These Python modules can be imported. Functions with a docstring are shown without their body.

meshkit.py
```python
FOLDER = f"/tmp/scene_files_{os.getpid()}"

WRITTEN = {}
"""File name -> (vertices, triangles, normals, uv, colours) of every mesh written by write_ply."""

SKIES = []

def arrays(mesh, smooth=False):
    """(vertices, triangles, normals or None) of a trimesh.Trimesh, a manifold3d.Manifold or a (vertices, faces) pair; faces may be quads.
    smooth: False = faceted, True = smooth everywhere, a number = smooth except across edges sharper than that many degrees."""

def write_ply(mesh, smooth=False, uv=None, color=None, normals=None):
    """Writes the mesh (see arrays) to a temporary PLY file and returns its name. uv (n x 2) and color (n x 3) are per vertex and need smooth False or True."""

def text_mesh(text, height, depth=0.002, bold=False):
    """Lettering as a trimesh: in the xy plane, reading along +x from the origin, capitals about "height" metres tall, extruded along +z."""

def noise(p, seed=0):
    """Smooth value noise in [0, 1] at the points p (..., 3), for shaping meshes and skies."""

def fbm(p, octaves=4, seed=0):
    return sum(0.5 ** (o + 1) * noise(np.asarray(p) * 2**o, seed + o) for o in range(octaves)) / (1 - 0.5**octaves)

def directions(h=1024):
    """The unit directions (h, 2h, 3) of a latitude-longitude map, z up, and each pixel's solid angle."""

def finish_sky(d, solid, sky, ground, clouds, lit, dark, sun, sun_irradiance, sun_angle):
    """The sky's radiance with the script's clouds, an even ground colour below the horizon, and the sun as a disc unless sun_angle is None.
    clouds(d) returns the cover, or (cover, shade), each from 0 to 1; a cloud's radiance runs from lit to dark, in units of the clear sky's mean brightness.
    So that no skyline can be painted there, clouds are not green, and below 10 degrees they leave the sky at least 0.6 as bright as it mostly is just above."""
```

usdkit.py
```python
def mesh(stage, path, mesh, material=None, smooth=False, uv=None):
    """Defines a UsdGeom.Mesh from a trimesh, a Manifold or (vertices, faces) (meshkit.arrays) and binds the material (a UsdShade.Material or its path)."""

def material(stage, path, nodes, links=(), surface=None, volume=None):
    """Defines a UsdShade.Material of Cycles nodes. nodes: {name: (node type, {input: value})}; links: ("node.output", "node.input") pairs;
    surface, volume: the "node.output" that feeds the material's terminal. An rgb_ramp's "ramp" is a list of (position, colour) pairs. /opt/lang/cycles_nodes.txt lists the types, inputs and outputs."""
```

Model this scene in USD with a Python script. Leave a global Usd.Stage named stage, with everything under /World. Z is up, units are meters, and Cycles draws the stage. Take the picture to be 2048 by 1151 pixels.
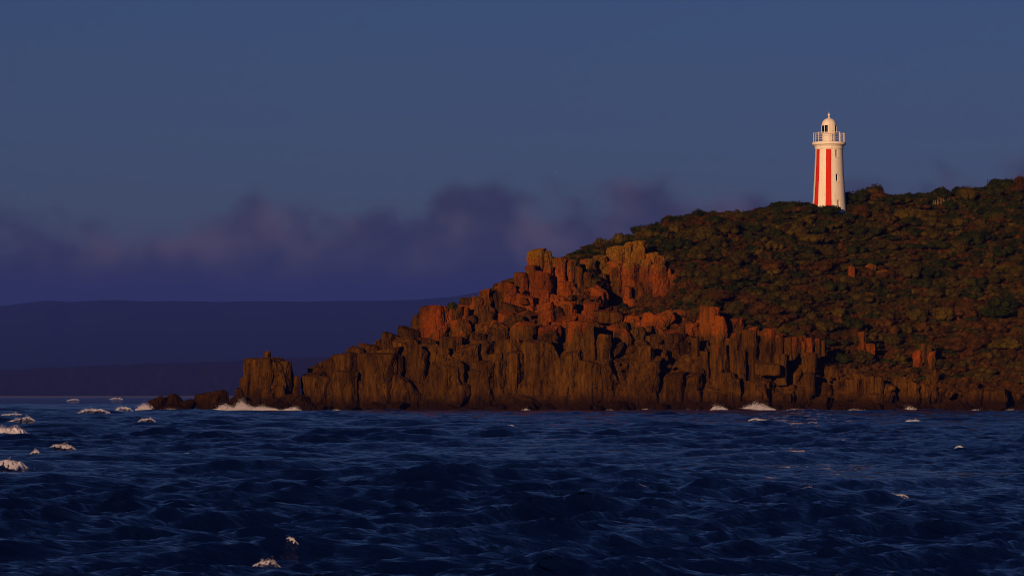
import math, numpy as np, trimesh, usdkit, meshkit
from pxr import Usd, UsdGeom, UsdLux, UsdShade, Gf, Sdf, Vt
from scipy.spatial import Voronoi
from shapely.geometry import Polygon, LineString
import manifold3d as m3

# ------------------------------------------------------------------ stage, camera, light
stage = Usd.Stage.CreateInMemory()
UsdGeom.SetStageUpAxis(stage, 'Z'); UsdGeom.SetStageMetersPerUnit(stage, 1.0)
UsdGeom.Xform.Define(stage, '/World'); UsdGeom.Scope.Define(stage, '/World/Looks')
F = 7320.0                  # focal length in pixels of the 2048 px photograph
CAMZ = 2.6
HOR = 791.0                 # row of the true horizon
PITCH = math.atan((HOR - 575.5) / F)
cam = UsdGeom.Camera.Define(stage, '/World/camera')
cam.CreateHorizontalApertureAttr(36.0); cam.CreateVerticalApertureAttr(36.0 * 575 / 1024)
cam.CreateFocalLengthAttr(36.0 * F / 2048)
cam.CreateFStopAttr(11); cam.CreateFocusDistanceAttr(625.0)
cam.CreateClippingRangeAttr((1.0, 60000.0))
cam.AddTranslateOp().Set((0, 0, CAMZ)); cam.AddRotateXOp().Set(90 + math.degrees(PITCH))
cam.CreateExposureAttr(0.0)

SUN_EL, SUN_OFF = math.radians(8.0), math.radians(23)      # low sun behind the camera, to its left
sx, sy, sz = -math.sin(SUN_OFF) * math.cos(SUN_EL), -math.cos(SUN_OFF) * math.cos(SUN_EL), math.sin(SUN_EL)
SUN_I, SUN_COL = 1.25, (1.0, 0.56, 0.29)
sun = UsdLux.DistantLight.Define(stage, '/World/sun')
sun.CreateIntensityAttr(SUN_I); sun.CreateAngleAttr(0.5); sun.CreateColorAttr(SUN_COL); sun.CreateNormalizeAttr(True)
zax = np.array([sx, sy, sz]); xax = np.cross([0, 0, 1], zax); xax /= np.linalg.norm(xax); yax = np.cross(zax, xax)
sun.AddTransformOp().Set(Gf.Matrix4d(*xax, 0, *yax, 0, *zax, 0, 0, 0, 0, 1))

SKY_STRENGTH = 0.05
# sky, with a bank of low cloud all round the horizon: its top height and puffs come from noise on the direction
sky_mat = usdkit.material(stage, '/World/Looks/sky', {
    'sky': ('sky_texture', {'sky_type': 'single_scattering', 'sun_disc': False, 'sun_elevation': SUN_EL, 'sun_rotation': math.atan2(sx, sy),
                            'air_density': 1.0, 'aerosol_density': 0.25, 'ozone_density': 4.0, 'altitude': 0.0}),
    'tint': ('mix_color', {'blend_type': 'multiply', 'fac': 1.0, 'b': (0.50, 0.465, 0.74), 'use_clamp': False}),
    'tc': ('texture_coordinate', {}),
    'xyz': ('separate_xyz', {}),
    'big': ('noise_texture', {'scale': 9.0, 'detail': 2.0, 'roughness': 0.5}),
    'map': ('mapping', {'scale': (1.0, 1.0, 1.1), 'location': (2.3, 0.7, 0.4)}),
    'puff': ('noise_texture', {'scale': 46.0, 'detail': 6.0, 'roughness': 0.50}),
    'tilt': ('math', {'math_type': 'multiply_add', 'value2': 0.055, 'value3': 0.015}),
    'top': ('math', {'math_type': 'multiply_add', 'value2': 0.04}),
    'puffs': ('math', {'math_type': 'multiply_add', 'value2': 0.044}),
    'above': ('math', {'math_type': 'subtract'}),
    'cover': ('map_range', {'range_type': 'smoothstep', 'from_min': -0.004, 'from_max': 0.008, 'to_min': 0.0, 'to_max': 0.88, 'clamp': True}),
    'low': ('map_range', {'range_type': 'smoothstep', 'from_min': 0.0255, 'from_max': 0.043, 'to_min': 0.0, 'to_max': 1.0, 'clamp': True}),
    'cm': ('noise_texture', {'scale': 40.0, 'detail': 3.0, 'roughness': 0.5}),
    'cmr': ('map_range', {'range_type': 'smoothstep', 'from_min': 0.44, 'from_max': 0.68, 'to_min': 0.0, 'to_max': 1.0, 'clamp': True}),
    'lit': ('mix_color', {'a': (0.70, 0.66, 1.20), 'b': (2.05, 1.48, 1.85), 'use_clamp': False}),
    'cloud': ('mix_color', {'a': (0.11, 0.19, 0.90), 'use_clamp': False}),
    'mix': ('mix_color', {'use_clamp': False}),
    'bg': ('background_shader', {'strength': SKY_STRENGTH}),
}, [('sky.color', 'tint.a'), ('tc.generated', 'xyz.vector'), ('tc.generated', 'big.vector'), ('tc.generated', 'map.vector'), ('map.vector', 'puff.vector'),
    ('big.fac', 'top.value1'), ('xyz.x', 'tilt.value1'), ('tilt.value', 'top.value3'), ('puff.fac', 'puffs.value1'), ('top.value', 'puffs.value3'), ('puffs.value', 'above.value1'), ('xyz.z', 'above.value2'),
    ('above.value', 'cover.value'), ('xyz.z', 'low.value'), ('tc.generated', 'cm.vector'), ('cm.fac', 'cmr.value'), ('cmr.result', 'lit.fac'), ('lit.result', 'cloud.b'),
    ('low.result', 'cloud.fac'), ('cover.result', 'mix.fac'), ('tint.result', 'mix.a'), ('cloud.result', 'mix.b'), ('mix.result', 'bg.color')], surface='bg.background')
sky = UsdLux.DomeLight.Define(stage, '/World/sky')
UsdShade.MaterialBindingAPI.Apply(sky.GetPrim()).Bind(sky_mat)
sky.GetPrim().SetCustomDataByKey('kind', 'structure')

# ------------------------------------------------------------------ helpers
RNG = np.random.default_rng(7)
CP, SP = math.cos(PITCH), math.sin(PITCH)
def at(u, v, Y):
    """the point at distance Y whose picture lies at pixel (u, v) of the 2048 px photograph"""
    a, b = (np.asarray(u, float) - 1024) / F, (575.5 - np.asarray(v, float)) / F
    dy, dz = CP - b * SP, SP + b * CP
    return np.stack(np.broadcast_arrays(a / dy * Y, Y + 0.0 * a, CAMZ + dz / dy * Y), -1)
def wz(v, Y): return float(at(1024, v, Y)[2])

_used = {}
def numbered(path):
    n = _used.get(path, 0); _used[path] = n + 1
    return path if n == 0 else f'{path}_{n:03d}'
def path_of(parent): return '/World' if parent is None else str(parent.GetPath())
def obj(name, mesh, mat, parent=None, smooth=True, label=None):
    if mat in ROCKS: smooth = False
    m = usdkit.mesh(stage, numbered(path_of(parent) + '/' + name), mesh, mat, smooth)
    p = m.GetPrim()
    if label: p.SetCustomDataByKey('label', label)
    return p
def tag(p, label=None, cat=None, group=None, kind=None):
    for k, x in (('label', label), ('category', cat), ('group', group), ('kind', kind)):
        if x: p.SetCustomDataByKey(k, x)
    return p
def thing(name, label=None, cat=None, group=None, kind=None, loc=(0, 0, 0)):
    x = UsdGeom.Xform.Define(stage, numbered('/World/' + name)); x.AddTranslateOp().Set(Gf.Vec3d(*map(float, loc)))
    return tag(x.GetPrim(), label, cat, group, kind)
def quad_mesh(path, pts, quads, mat, normals=None):
    used = np.zeros(len(pts), bool); used[quads.ravel()] = True
    if not used.all():
        quads = (np.cumsum(used) - 1)[quads]; pts = pts[used]; normals = None if normals is None else normals[used]
    m = UsdGeom.Mesh.Define(stage, path)
    m.CreatePointsAttr(Vt.Vec3fArray.FromNumpy(pts.astype(np.float32)))
    m.CreateFaceVertexCountsAttr(Vt.IntArray.FromNumpy(np.full(len(quads), quads.shape[1], np.int32)))
    m.CreateFaceVertexIndicesAttr(Vt.IntArray.FromNumpy(quads.astype(np.int32).ravel()))
    m.CreateSubdivisionSchemeAttr('none')
    if normals is not None:
        m.CreateNormalsAttr(Vt.Vec3fArray.FromNumpy(normals.astype(np.float32))); m.SetNormalsInterpolation('vertex')
    UsdShade.MaterialBindingAPI.Apply(m.GetPrim()).Bind(mat)
    return m.GetPrim()
def grid_quads(nr, nc, wrap=False):
    i, j = np.meshgrid(np.arange(nr - 1), np.arange(nc if wrap else nc - 1), indexing='ij')
    a = i * nc + j; b = i * nc + (j + 1) % nc
    return np.stack([a, b, b + nc, a + nc], -1).reshape(-1, 4)
def grid_normals(P):
    du, dv = np.gradient(P, axis=1), np.gradient(P, axis=0)
    n = np.cross(du, dv); n /= np.maximum(np.linalg.norm(n, axis=-1, keepdims=True), 1e-12)
    return n

# ------------------------------------------------------------------ materials
M = {}; ROCKS = []
def rock_mat(name, dark, mid, lichen, ochre, lich_z=(7.5, 15.5), lich_amt=1.0, ochre_z=(24.0, 31.0), bump=1.0):
    """dolerite: dark brown stone, black tidal zone, orange lichen and, highest up, ochre lichen, all in patches"""
    n = {
        'g': ('geometry', {}), 'xyz': ('separate_xyz', {}),
        'stretch': ('mapping', {'scale': (1.0, 1.0, 0.15)}),
        'streak': ('noise_texture', {'scale': 1.7, 'detail': 6.0, 'roughness': 0.66}),
        'grain': ('noise_texture', {'scale': 3.2, 'detail': 4.0, 'roughness': 0.65}),
        'tone': ('rgb_ramp', {'ramp': [(0.34, dark), (0.54, mid), (0.72, tuple(1.6 * c for c in mid))]}),
        'patch': ('noise_texture', {'scale': 0.22, 'detail': 5.0, 'roughness': 0.62}),
        'lz': ('map_range', {'from_min': lich_z[0], 'from_max': lich_z[1], 'to_min': -0.30, 'to_max': 0.07, 'clamp': True}),
        'ladd': ('math', {'math_type': 'add'}),
        'lm': ('map_range', {'range_type': 'smoothstep', 'from_min': 0.47, 'from_max': 0.60, 'to_min': 0.0, 'to_max': lich_amt, 'clamp': True}),
        'lc': ('mix_color', {'a': tuple(0.55 * c for c in lichen), 'b': lichen, 'use_clamp': False}),
        'c1': ('mix_color', {'use_clamp': False}),
        'oz': ('map_range', {'from_min': ochre_z[0], 'from_max': ochre_z[1], 'to_min': -0.32, 'to_max': 0.14, 'clamp': True}),
        'onoise': ('noise_texture', {'scale': 0.75, 'detail': 5.0, 'roughness': 0.7}),
        'oadd': ('math', {'math_type': 'add'}),
        'om': ('map_range', {'range_type': 'smoothstep', 'from_min': 0.46, 'from_max': 0.58, 'to_min': 0.0, 'to_max': 0.9, 'clamp': True}),
        'oc': ('mix_color', {'a': tuple(0.35 * c for c in ochre), 'b': tuple(1.15 * c for c in ochre), 'use_clamp': False}),
        'ogr': ('map_range', {'from_min': 0.35, 'from_max': 0.62, 'clamp': True}),
        'c2': ('mix_color', {'use_clamp': False}),
        'wetn': ('math', {'math_type': 'multiply_add', 'value2': 3.0, 'value3': -1.0}),
        'wsum': ('math', {'math_type': 'subtract'}),
        'wet': ('map_range', {'range_type': 'smoothstep', 'from_min': 0.5, 'from_max': 3.0, 'to_min': 1.0, 'to_max': 0.0, 'clamp': True}),
        'big': ('noise_texture', {'scale': 0.16, 'detail': 2.0}), 'bigr': ('map_range', {'from_min': 0.34, 'from_max': 0.66, 'to_min': 0.62, 'to_max': 1.18, 'clamp': True}), 'c25': ('mix_color', {'blend_type': 'multiply', 'fac': 1.0, 'use_clamp': False}),
        'c3': ('mix_color', {'b': (0.012, 0.0055, 0.001), 'use_clamp': False}),
        'wetf': ('math', {'math_type': 'multiply', 'value2': 0.92}),
        'rough': ('map_range', {'from_min': 0.0, 'from_max': 1.0, 'to_min': 0.9, 'to_max': 0.5}),
        'bh': ('math', {'math_type': 'multiply_add', 'value2': 0.6}),
        'vs': ('mapping', {'scale': (0.75, 0.75, 0.34)}), 'vw': ('mix_vector', {'fac': 0.10}), 'vor': ('voronoi_texture', {'feature': 'distance_to_edge', 'scale': 1.0, 'randomness': 1.0}),
        'vm': ('map_range', {'from_min': 0.0, 'from_max': 0.07, 'to_min': 0.0, 'to_max': 1.0, 'clamp': True}), 'bb': ('math', {'math_type': 'multiply_add', 'value2': 0.55}),
        'b': ('bump', {'strength': bump, 'distance': 0.34}),
        'p': ('principled_bsdf', {'specular_ior_level': 0.02, 'diffuse_roughness': 0.6}),
    }
    l = [('g.position', 'xyz.vector'), ('g.position', 'stretch.vector'), ('stretch.vector', 'streak.vector'), ('g.position', 'grain.vector'), ('streak.fac', 'tone.fac'),
         ('stretch.vector', 'patch.vector'), ('xyz.z', 'lz.value'), ('patch.fac', 'ladd.value1'), ('lz.result', 'ladd.value2'), ('ladd.value', 'lm.value'),
         ('ogr.result', 'lc.fac'), ('lm.result', 'c1.fac'), ('tone.color', 'c1.a'), ('lc.result', 'c1.b'),
         ('xyz.z', 'oz.value'), ('g.position', 'onoise.vector'), ('onoise.fac', 'oadd.value1'), ('oz.result', 'oadd.value2'), ('oadd.value', 'om.value'),
         ('grain.fac', 'ogr.value'), ('ogr.result', 'oc.fac'), ('om.result', 'c2.fac'), ('c1.result', 'c2.a'), ('oc.result', 'c2.b'),
         ('onoise.fac', 'wetn.value1'), ('xyz.z', 'wsum.value1'), ('wetn.value', 'wsum.value2'), ('wsum.value', 'wet.value'),
         ('wet.result', 'wetf.value1'), ('wetf.value', 'c3.fac'), ('g.position', 'big.vector'), ('big.fac', 'bigr.value'), ('c2.result', 'c25.a'), ('bigr.result', 'c25.b'), ('c25.result', 'c3.a'), ('c3.result', 'p.base_color'), ('wet.result', 'rough.value'), ('rough.result', 'p.roughness'),
         ('grain.fac', 'bh.value1'), ('streak.fac', 'bh.value3'), ('g.position', 'vw.a'), ('streak.color', 'vw.b'), ('vw.result', 'vs.vector'), ('vs.vector', 'vor.vector'), ('vor.distance', 'vm.value'), ('vm.result', 'bb.value1'), ('bh.value', 'bb.value3'), ('bb.value', 'b.height'), ('b.normal', 'p.normal')]
    M[name] = usdkit.material(stage, '/World/Looks/' + name, n, l, surface='p.BSDF')
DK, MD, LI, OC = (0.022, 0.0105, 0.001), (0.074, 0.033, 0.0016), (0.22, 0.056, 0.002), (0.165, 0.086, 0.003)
rock_mat('rock', DK, MD, LI, OC)
rock_mat('rock_orange', DK, MD, (0.23, 0.056, 0.002), OC, (6.0, 14.0), 0.85, (22.0, 30.0))
rock_mat('rock_tipped', DK, MD, (0.22, 0.056, 0.002), OC, (6.0, 14.0), 0.85, (40.0, 50.0))
rock_mat('rock_red', DK, MD, (0.26, 0.058, 0.002), OC, (2.0, 10.0), 0.92, (28.0, 36.0))
rock_mat('rock_ochre', DK, MD, (0.25, 0.062, 0.005), OC, (6.0, 14.0), 0.95, (18.0, 28.5))
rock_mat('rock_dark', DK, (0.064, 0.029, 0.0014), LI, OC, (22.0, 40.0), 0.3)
rock_mat('rock_wet', (0.014, 0.007, 0.0008), (0.042, 0.019, 0.0012), LI, OC, (22.0, 40.0), 0.2)
ROCKS = [M[k] for k in M]

def plain(name, col, rough=0.6, spec=0.4, var=0.12, scale=3.0, bump=0.0, **kw):
    M[name] = usdkit.material(stage, '/World/Looks/' + name, {
        'g': ('geometry', {}), 'n': ('noise_texture', {'scale': scale, 'detail': 4.0, 'roughness': 0.6}),
        'r': ('rgb_ramp', {'ramp': [(0.3, tuple(c * (1 - var) for c in col)), (0.7, tuple(min(1, c * (1 + var)) for c in col))]}),
        'b': ('bump', {'strength': bump, 'distance': 0.05}),
        'p': ('principled_bsdf', {'roughness': rough, 'specular_ior_level': spec, **kw})},
        [('g.position', 'n.vector'), ('n.fac', 'r.fac'), ('r.color', 'p.base_color'), ('n.fac', 'b.height'), ('b.normal', 'p.normal')], surface='p.BSDF')
def weathered(name, col, stain, amt, rough=0.6):
    M[name] = usdkit.material(stage, '/World/Looks/' + name, {
        'g': ('geometry', {}), 'st': ('mapping', {'scale': (1.6, 1.6, 0.12)}), 'n': ('noise_texture', {'scale': 1.5, 'detail': 5.0, 'roughness': 0.65}),
        'm': ('map_range', {'range_type': 'smoothstep', 'from_min': 0.48, 'from_max': 0.74, 'to_min': 0.0, 'to_max': amt, 'clamp': True}),
        'f': ('noise_texture', {'scale': 2.6, 'detail': 5.0, 'roughness': 0.7}), 'fr': ('rgb_ramp', {'ramp': [(0.3, tuple(c * .86 for c in col)), (0.65, col)]}),
        'c': ('mix_color', {'b': stain, 'use_clamp': False}), 'b': ('bump', {'strength': 0.25, 'distance': 0.03}), 'p': ('principled_bsdf', {'roughness': rough, 'specular_ior_level': 0.12})},
        [('g.position', 'st.vector'), ('st.vector', 'n.vector'), ('n.fac', 'm.value'), ('g.position', 'f.vector'), ('f.fac', 'fr.fac'), ('fr.color', 'c.a'), ('m.result', 'c.fac'), ('c.result', 'p.base_color'), ('f.fac', 'b.height'), ('b.normal', 'p.normal')], surface='p.BSDF')
weathered('white_paint', (0.80, 0.77, 0.68), (0.50, 0.40, 0.28), 0.5)
weathered('red_paint', (0.56, 0.020, 0.001), (0.50, 0.12, 0.05), 0.45, 0.75)
plain('dark_lining', (0.008, 0.009, 0.011), 0.8, 0.1)
plain('lens_glass', (0.10, 0.12, 0.13), 0.1, 0.6)
plain('spray_foam', (0.66, 0.67, 0.76), 0.9, 0.2, 0.06, 4.0)
plain('foam', (0.54, 0.56, 0.66), 0.9, 0.2, 0.06, 4.0)
plain('bird_white', (0.7, 0.7, 0.72), 0.8, 0.2)
plain('bird_dark', (0.03, 0.03, 0.035), 0.8, 0.2)
plain('pale_twig', (0.34, 0.23, 0.09), 0.9, 0.1, 0.3)
plain('bark', (0.06, 0.04, 0.025), 0.9, 0.1, 0.3)
plain('sand', (0.20, 0.19, 0.18), 0.9, 0.1, 0.1, 0.02)
M['pane'] = usdkit.material(stage, '/World/Looks/pane', {
    'f': ('fresnel', {'IOR': 1.5}), 't': ('transparent_bsdf', {'color': (0.75, 0.82, 0.85)}), 'gl': ('glossy_bsdf', {'color': (1, 1, 1), 'roughness': 0.02}), 'm': ('mix_closure', {})},
    [('f.fac', 'm.fac'), ('t.BSDF', 'm.closure1'), ('gl.BSDF', 'm.closure2')], surface='m.closure')

def leaf_mat(name, a, b, c):
    """foliage: three tones in patches over the slope, a little light coming through the leaves"""
    M[name] = usdkit.material(stage, '/World/Looks/' + name, {
        'g': ('geometry', {}), 'v': ('voronoi_texture', {'scale': 0.55}), 'bw': ('rgb_to_bw', {}),
        'n': ('noise_texture', {'scale': 1.6, 'detail': 3.0, 'roughness': 0.6}), 'mx': ('mix_float', {'fac': 0.5}),
        'r': ('rgb_ramp', {'ramp': [(0.25, a), (0.5, b), (0.75, c)]}),
        'd': ('principled_bsdf', {'roughness': 0.8, 'specular_ior_level': 0.02}), 't': ('translucent_bsdf', {}), 'm': ('mix_closure', {'fac': 0.18})},
        [('g.position', 'v.vector'), ('g.position', 'n.vector'), ('v.color', 'bw.color'), ('bw.val', 'mx.a'), ('n.fac', 'mx.b'), ('mx.result', 'r.fac'), ('r.color', 'd.base_color'), ('r.color', 't.color'),
         ('d.BSDF', 'm.closure1'), ('t.BSDF', 'm.closure2')], surface='m.closure')
leaf_mat('leaf_olive', (0.02408, 0.01892, 0.001032), (0.04128, 0.03096, 0.00129), (0.0731, 0.04988, 0.00215))
leaf_mat('leaf_green', (0.00946, 0.01376, 0.00086), (0.01806, 0.02322, 0.001032), (0.0344, 0.03526, 0.00172))
leaf_mat('leaf_russet', (0.030, 0.0150, 0.001), (0.056, 0.0255, 0.0015), (0.090, 0.040, 0.0026))
leaf_mat('leaf_ochre', (0.043, 0.03096, 0.00129), (0.0688, 0.0473, 0.00215), (0.1032, 0.0688, 0.00344))
leaf_mat('dry_grass', (0.055, 0.0235, 0.0015), (0.092, 0.040, 0.0022), (0.14, 0.062, 0.004))
leaf_mat('heath_soil', (0.022, 0.013, 0.001), (0.036, 0.02, 0.0015), (0.056, 0.03, 0.002))

M['sea'] = usdkit.material(stage, '/World/Looks/sea', {
    'g': ('geometry', {}), 'm1': ('mapping', {'scale': (0.55, 1.6, 1.0), 'rotation': (0, 0, 0.3)}),
    'n1': ('noise_texture', {'scale': 1.7, 'detail': 3.0, 'roughness': 0.6, 'distortion': 0.4}),
    'n2': ('noise_texture', {'scale': 5.5, 'detail': 4.0, 'roughness': 0.6, 'distortion': 0.3}),
    'h': ('math', {'math_type': 'multiply_add', 'value2': 0.34}),
    'b': ('bump', {'strength': 1.0, 'distance': 0.20}),
    'p': ('principled_bsdf', {'base_color': (0.0007, 0.0044, 0.036), 'roughness': 0.03, 'ior': 1.62, 'specular_ior_level': 0.5})},
    [('g.position', 'm1.vector'), ('m1.vector', 'n1.vector'), ('m1.vector', 'n2.vector'), ('n2.fac', 'h.value1'), ('n1.fac', 'h.value3'), ('h.value', 'b.height'), ('b.normal', 'p.normal')], surface='p.BSDF')
leaf_mat('far_forest', (0.010, 0.013, 0.009), (0.016, 0.020, 0.012), (0.024, 0.026, 0.016))

# ------------------------------------------------------------------ the sea
WR = np.random.default_rng(11)
NW = 120
W_LAM = np.exp(np.linspace(math.log(0.16), math.log(15.0), NW))
W_DIR = math.radians(-60) + WR.normal(0, 0.36, NW) * (1 + 0.35 * (W_LAM < 1.5))
W_K = 2 * math.pi / W_LAM
W_PH = WR.uniform(0, 2 * math.pi, NW)
W_AMP = 0.0104 * W_LAM ** 0.97 * np.where(W_LAM > 0.9, (0.9 / W_LAM) ** 0.42, 1.0) * np.where(W_LAM > 4, 1.2, 1.0) * WR.uniform(0.4, 1.6, NW)
# larger single crests the photograph shows: (pixel u, v, height, length along crest, width, turn)
RIDGES = []
def sea_hit(u, v, z=0.0):
    d = at(u, v, 1.0) - np.array([0, 0, CAMZ]); k = (z - CAMZ) / d[2]
    return d[:2] * k
# whitecaps: (pixel column, row of their middle, width, height, turn of the crest, strength of the foam, label)
WHITECAPS = [
    (20, 860, 84, 28, .1, 1.25, 'tallest white breaking crest at the left edge, below two flatter ones'), (16, 926, 84, 20, .15, 1.05, 'broad streaky breaking crest at the left edge nearest to the viewer'),
    (35, 840, 64, 13, .15, .95, 'slanting whitecap at the left edge between a flat one and a tall one'), (18, 829, 60, 8, .05, .9, 'flat distant whitecap at the left edge'),
    (130, 892, 60, 12, .1, .95, 'wide low whitecap standing alone right of the left edge crests'), (72, 907, 24, 11, 0, 1.0, 'small tuft of foam above a flat patch near the left edge'), (100, 919, 30, 6, 0, .8, 'small flat patch of foam near the left edge'),
    (185, 824, 72, 10, .05, .9, 'spreading whitecap left of the boulders'), (245, 817, 40, 11, 0, .95, 'curling crest just outside the outermost rock'),
    (292, 844, 40, 10, .25, .85, 'slanting whitecap below the outermost rock'), (582, 837, 28, 7, .1, .8, 'little whitecap below the sea stack'), (380, 906, 26, 4, 0, .6, 'thin line of foam on dark water left of centre'),
    (527, 1106, 66, 20, 0, .9, 'bright foam patch in the dark foreground left of centre'), (595, 1101, 26, 9, 0, .7, 'tiny foam tuft right of the bright foreground patch'),
    (1632, 976, 46, 15, .3, 1.05, 'pointed breaking crest in the right middle of the sea'), (1690, 996, 38, 6, .2, .8, 'thin foam line right of the pointed crest'), (1800, 989, 48, 8, .1, .8, 'long faint foam line on a dark wave at the right'),
    (1828, 841, 48, 13, .3, 1.05, 'slanting whitecap with a curled tip at the right'), (1803, 860, 36, 10, .2, 1.0, 'round whitecap below the slanting one at the right'), (1900, 849, 26, 7, .2, .95, 'small whitecap nearest to the right edge'),
    (1921, 897, 26, 8, 0, .95, 'lone foam tuft low at the right'), (1522, 840, 54, 7, .1, .95, 'flat whitecap below the biggest splash of the cliff'), (1584, 844, 18, 6, .2, .75, 'small whitecap right of the flat one below the cliff splash'), (1495, 867, 24, 5, .2, .7, 'faint whitecap on the near side of the cliff splash'),
    (145, 799, 26, 3.5, 0, .8, 'distant fleck of foam near the horizon'), (232, 797, 28, 3, 0, .8, 'distant fleck of foam on the horizon line left of the rocks'), (1022, 855, 22, 4, .1, .65, 'faint whitecap in the middle of the sea below the cliff')]
for (u, v, wpx, hpx, turn, st_, lb) in WHITECAPS:
    p0 = sea_hit(u, v + hpx * .5, 0.08); mpp = p0[1] / F; a = hpx * mpp * .58; wd = a * 2.4
    RIDGES.append((p0[0], p0[1] + wd, a, wpx * mpp * .46, wd, turn))
def sea_surface(x, y, spacing=None):
    """the displaced point of the sea that starts at (x, y) at rest; spacing: one mesh size per row, finer waves are left out there"""
    x, y = np.array(x, np.float32), np.array(y, np.float32)
    X, Y, Z = x.copy(), y.copy(), np.zeros_like(x)
    gust = (0.30 + 1.35 * meshkit.noise(np.stack([x / 11, y / 20, 0 * x], -1), 5)).astype(np.float32)
    for k, a, th, ph, lam in zip(W_K, W_AMP, W_DIR, W_PH, W_LAM):
        c, s_ = math.cos(th), math.sin(th)
        sl = slice(None)
        if spacing is not None:
            w = np.clip((lam / spacing - 2.0) / 1.6, 0, 1).astype(np.float32)
            sl = np.nonzero(w.max(1) > 0)[0]
            if not len(sl): continue
            sl = slice(sl[0], sl[-1] + 1); w = w[sl]
        p = np.mod(np.asarray(k * (c * x[sl].astype(np.float64) + s_ * y[sl]) + ph), 2 * math.pi).astype(np.float32)
        A = np.float32(a) * (gust[sl] if lam < 6 else np.float32(1))
        if spacing is not None: A = A * w
        Z[sl] += A * np.cos(p); sn = A * np.sin(p)
        X[sl] -= np.float32(0.8 * c) * sn; Y[sl] -= np.float32(0.8 * s_) * sn
    for (rx, ry, a, L, w, turn) in RIDGES:
        dx, dy = x - rx, y - ry
        al, ac = dx * math.cos(turn) + dy * math.sin(turn), -dx * math.sin(turn) + dy * math.cos(turn)
        Z += a * np.exp(-(al / L) ** 4 - (ac / w) ** 2)
    return np.stack([X, Y, Z], -1).astype(np.float64)
th = np.radians(np.concatenate([np.linspace(-180, -14, 30, endpoint=False), np.linspace(-14, -9.0, 24, endpoint=False), np.linspace(-9.0, 9.0, 530), np.linspace(9.0, 14, 25)[1:], np.linspace(14, 180, 31)[1:-1]]))
rr = [4.0]
while rr[-1] < 17000:
    r = rr[-1]; rr.append(r * (1.05 if r < 36 else 1.0022 if r < 130 else 1.0017 if r < 640 else 1.0028 if r < 1100 else 1.008 if r < 3000 else 1.1))
rr = np.array(rr)
TH, RR = np.meshgrid(th, rr)
dth = np.abs(np.gradient(th)); dr = np.gradient(rr)
spc = np.maximum(dr[:, None] * 0.9, RR * dth[None, :] * 0.7)
SEA = sea_surface(RR * np.sin(TH), RR * np.cos(TH), spc)
SEA_N = grid_normals(SEA); SEA_N[SEA_N[..., 2] < 0] *= -1
nc = len(th); q = grid_quads(len(rr), nc, True)
centre = np.array([[0, 0, 0.0]])
pts = np.vstack([SEA.reshape(-1, 3), centre]); nrm = np.vstack([SEA_N.reshape(-1, 3), [[0, 0, 1]]])
fan = np.stack([np.full(nc, len(pts) - 1), np.arange(nc), (np.arange(nc) + 1) % nc, np.full(nc, len(pts) - 1)], -1)
tri = np.vstack([q[:, [0, 1, 2]], q[:, [0, 2, 3]], fan[:, [0, 2, 1]]])
tag(quad_mesh('/World/sea', pts, tri, M['sea'], nrm), kind='structure')

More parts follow.
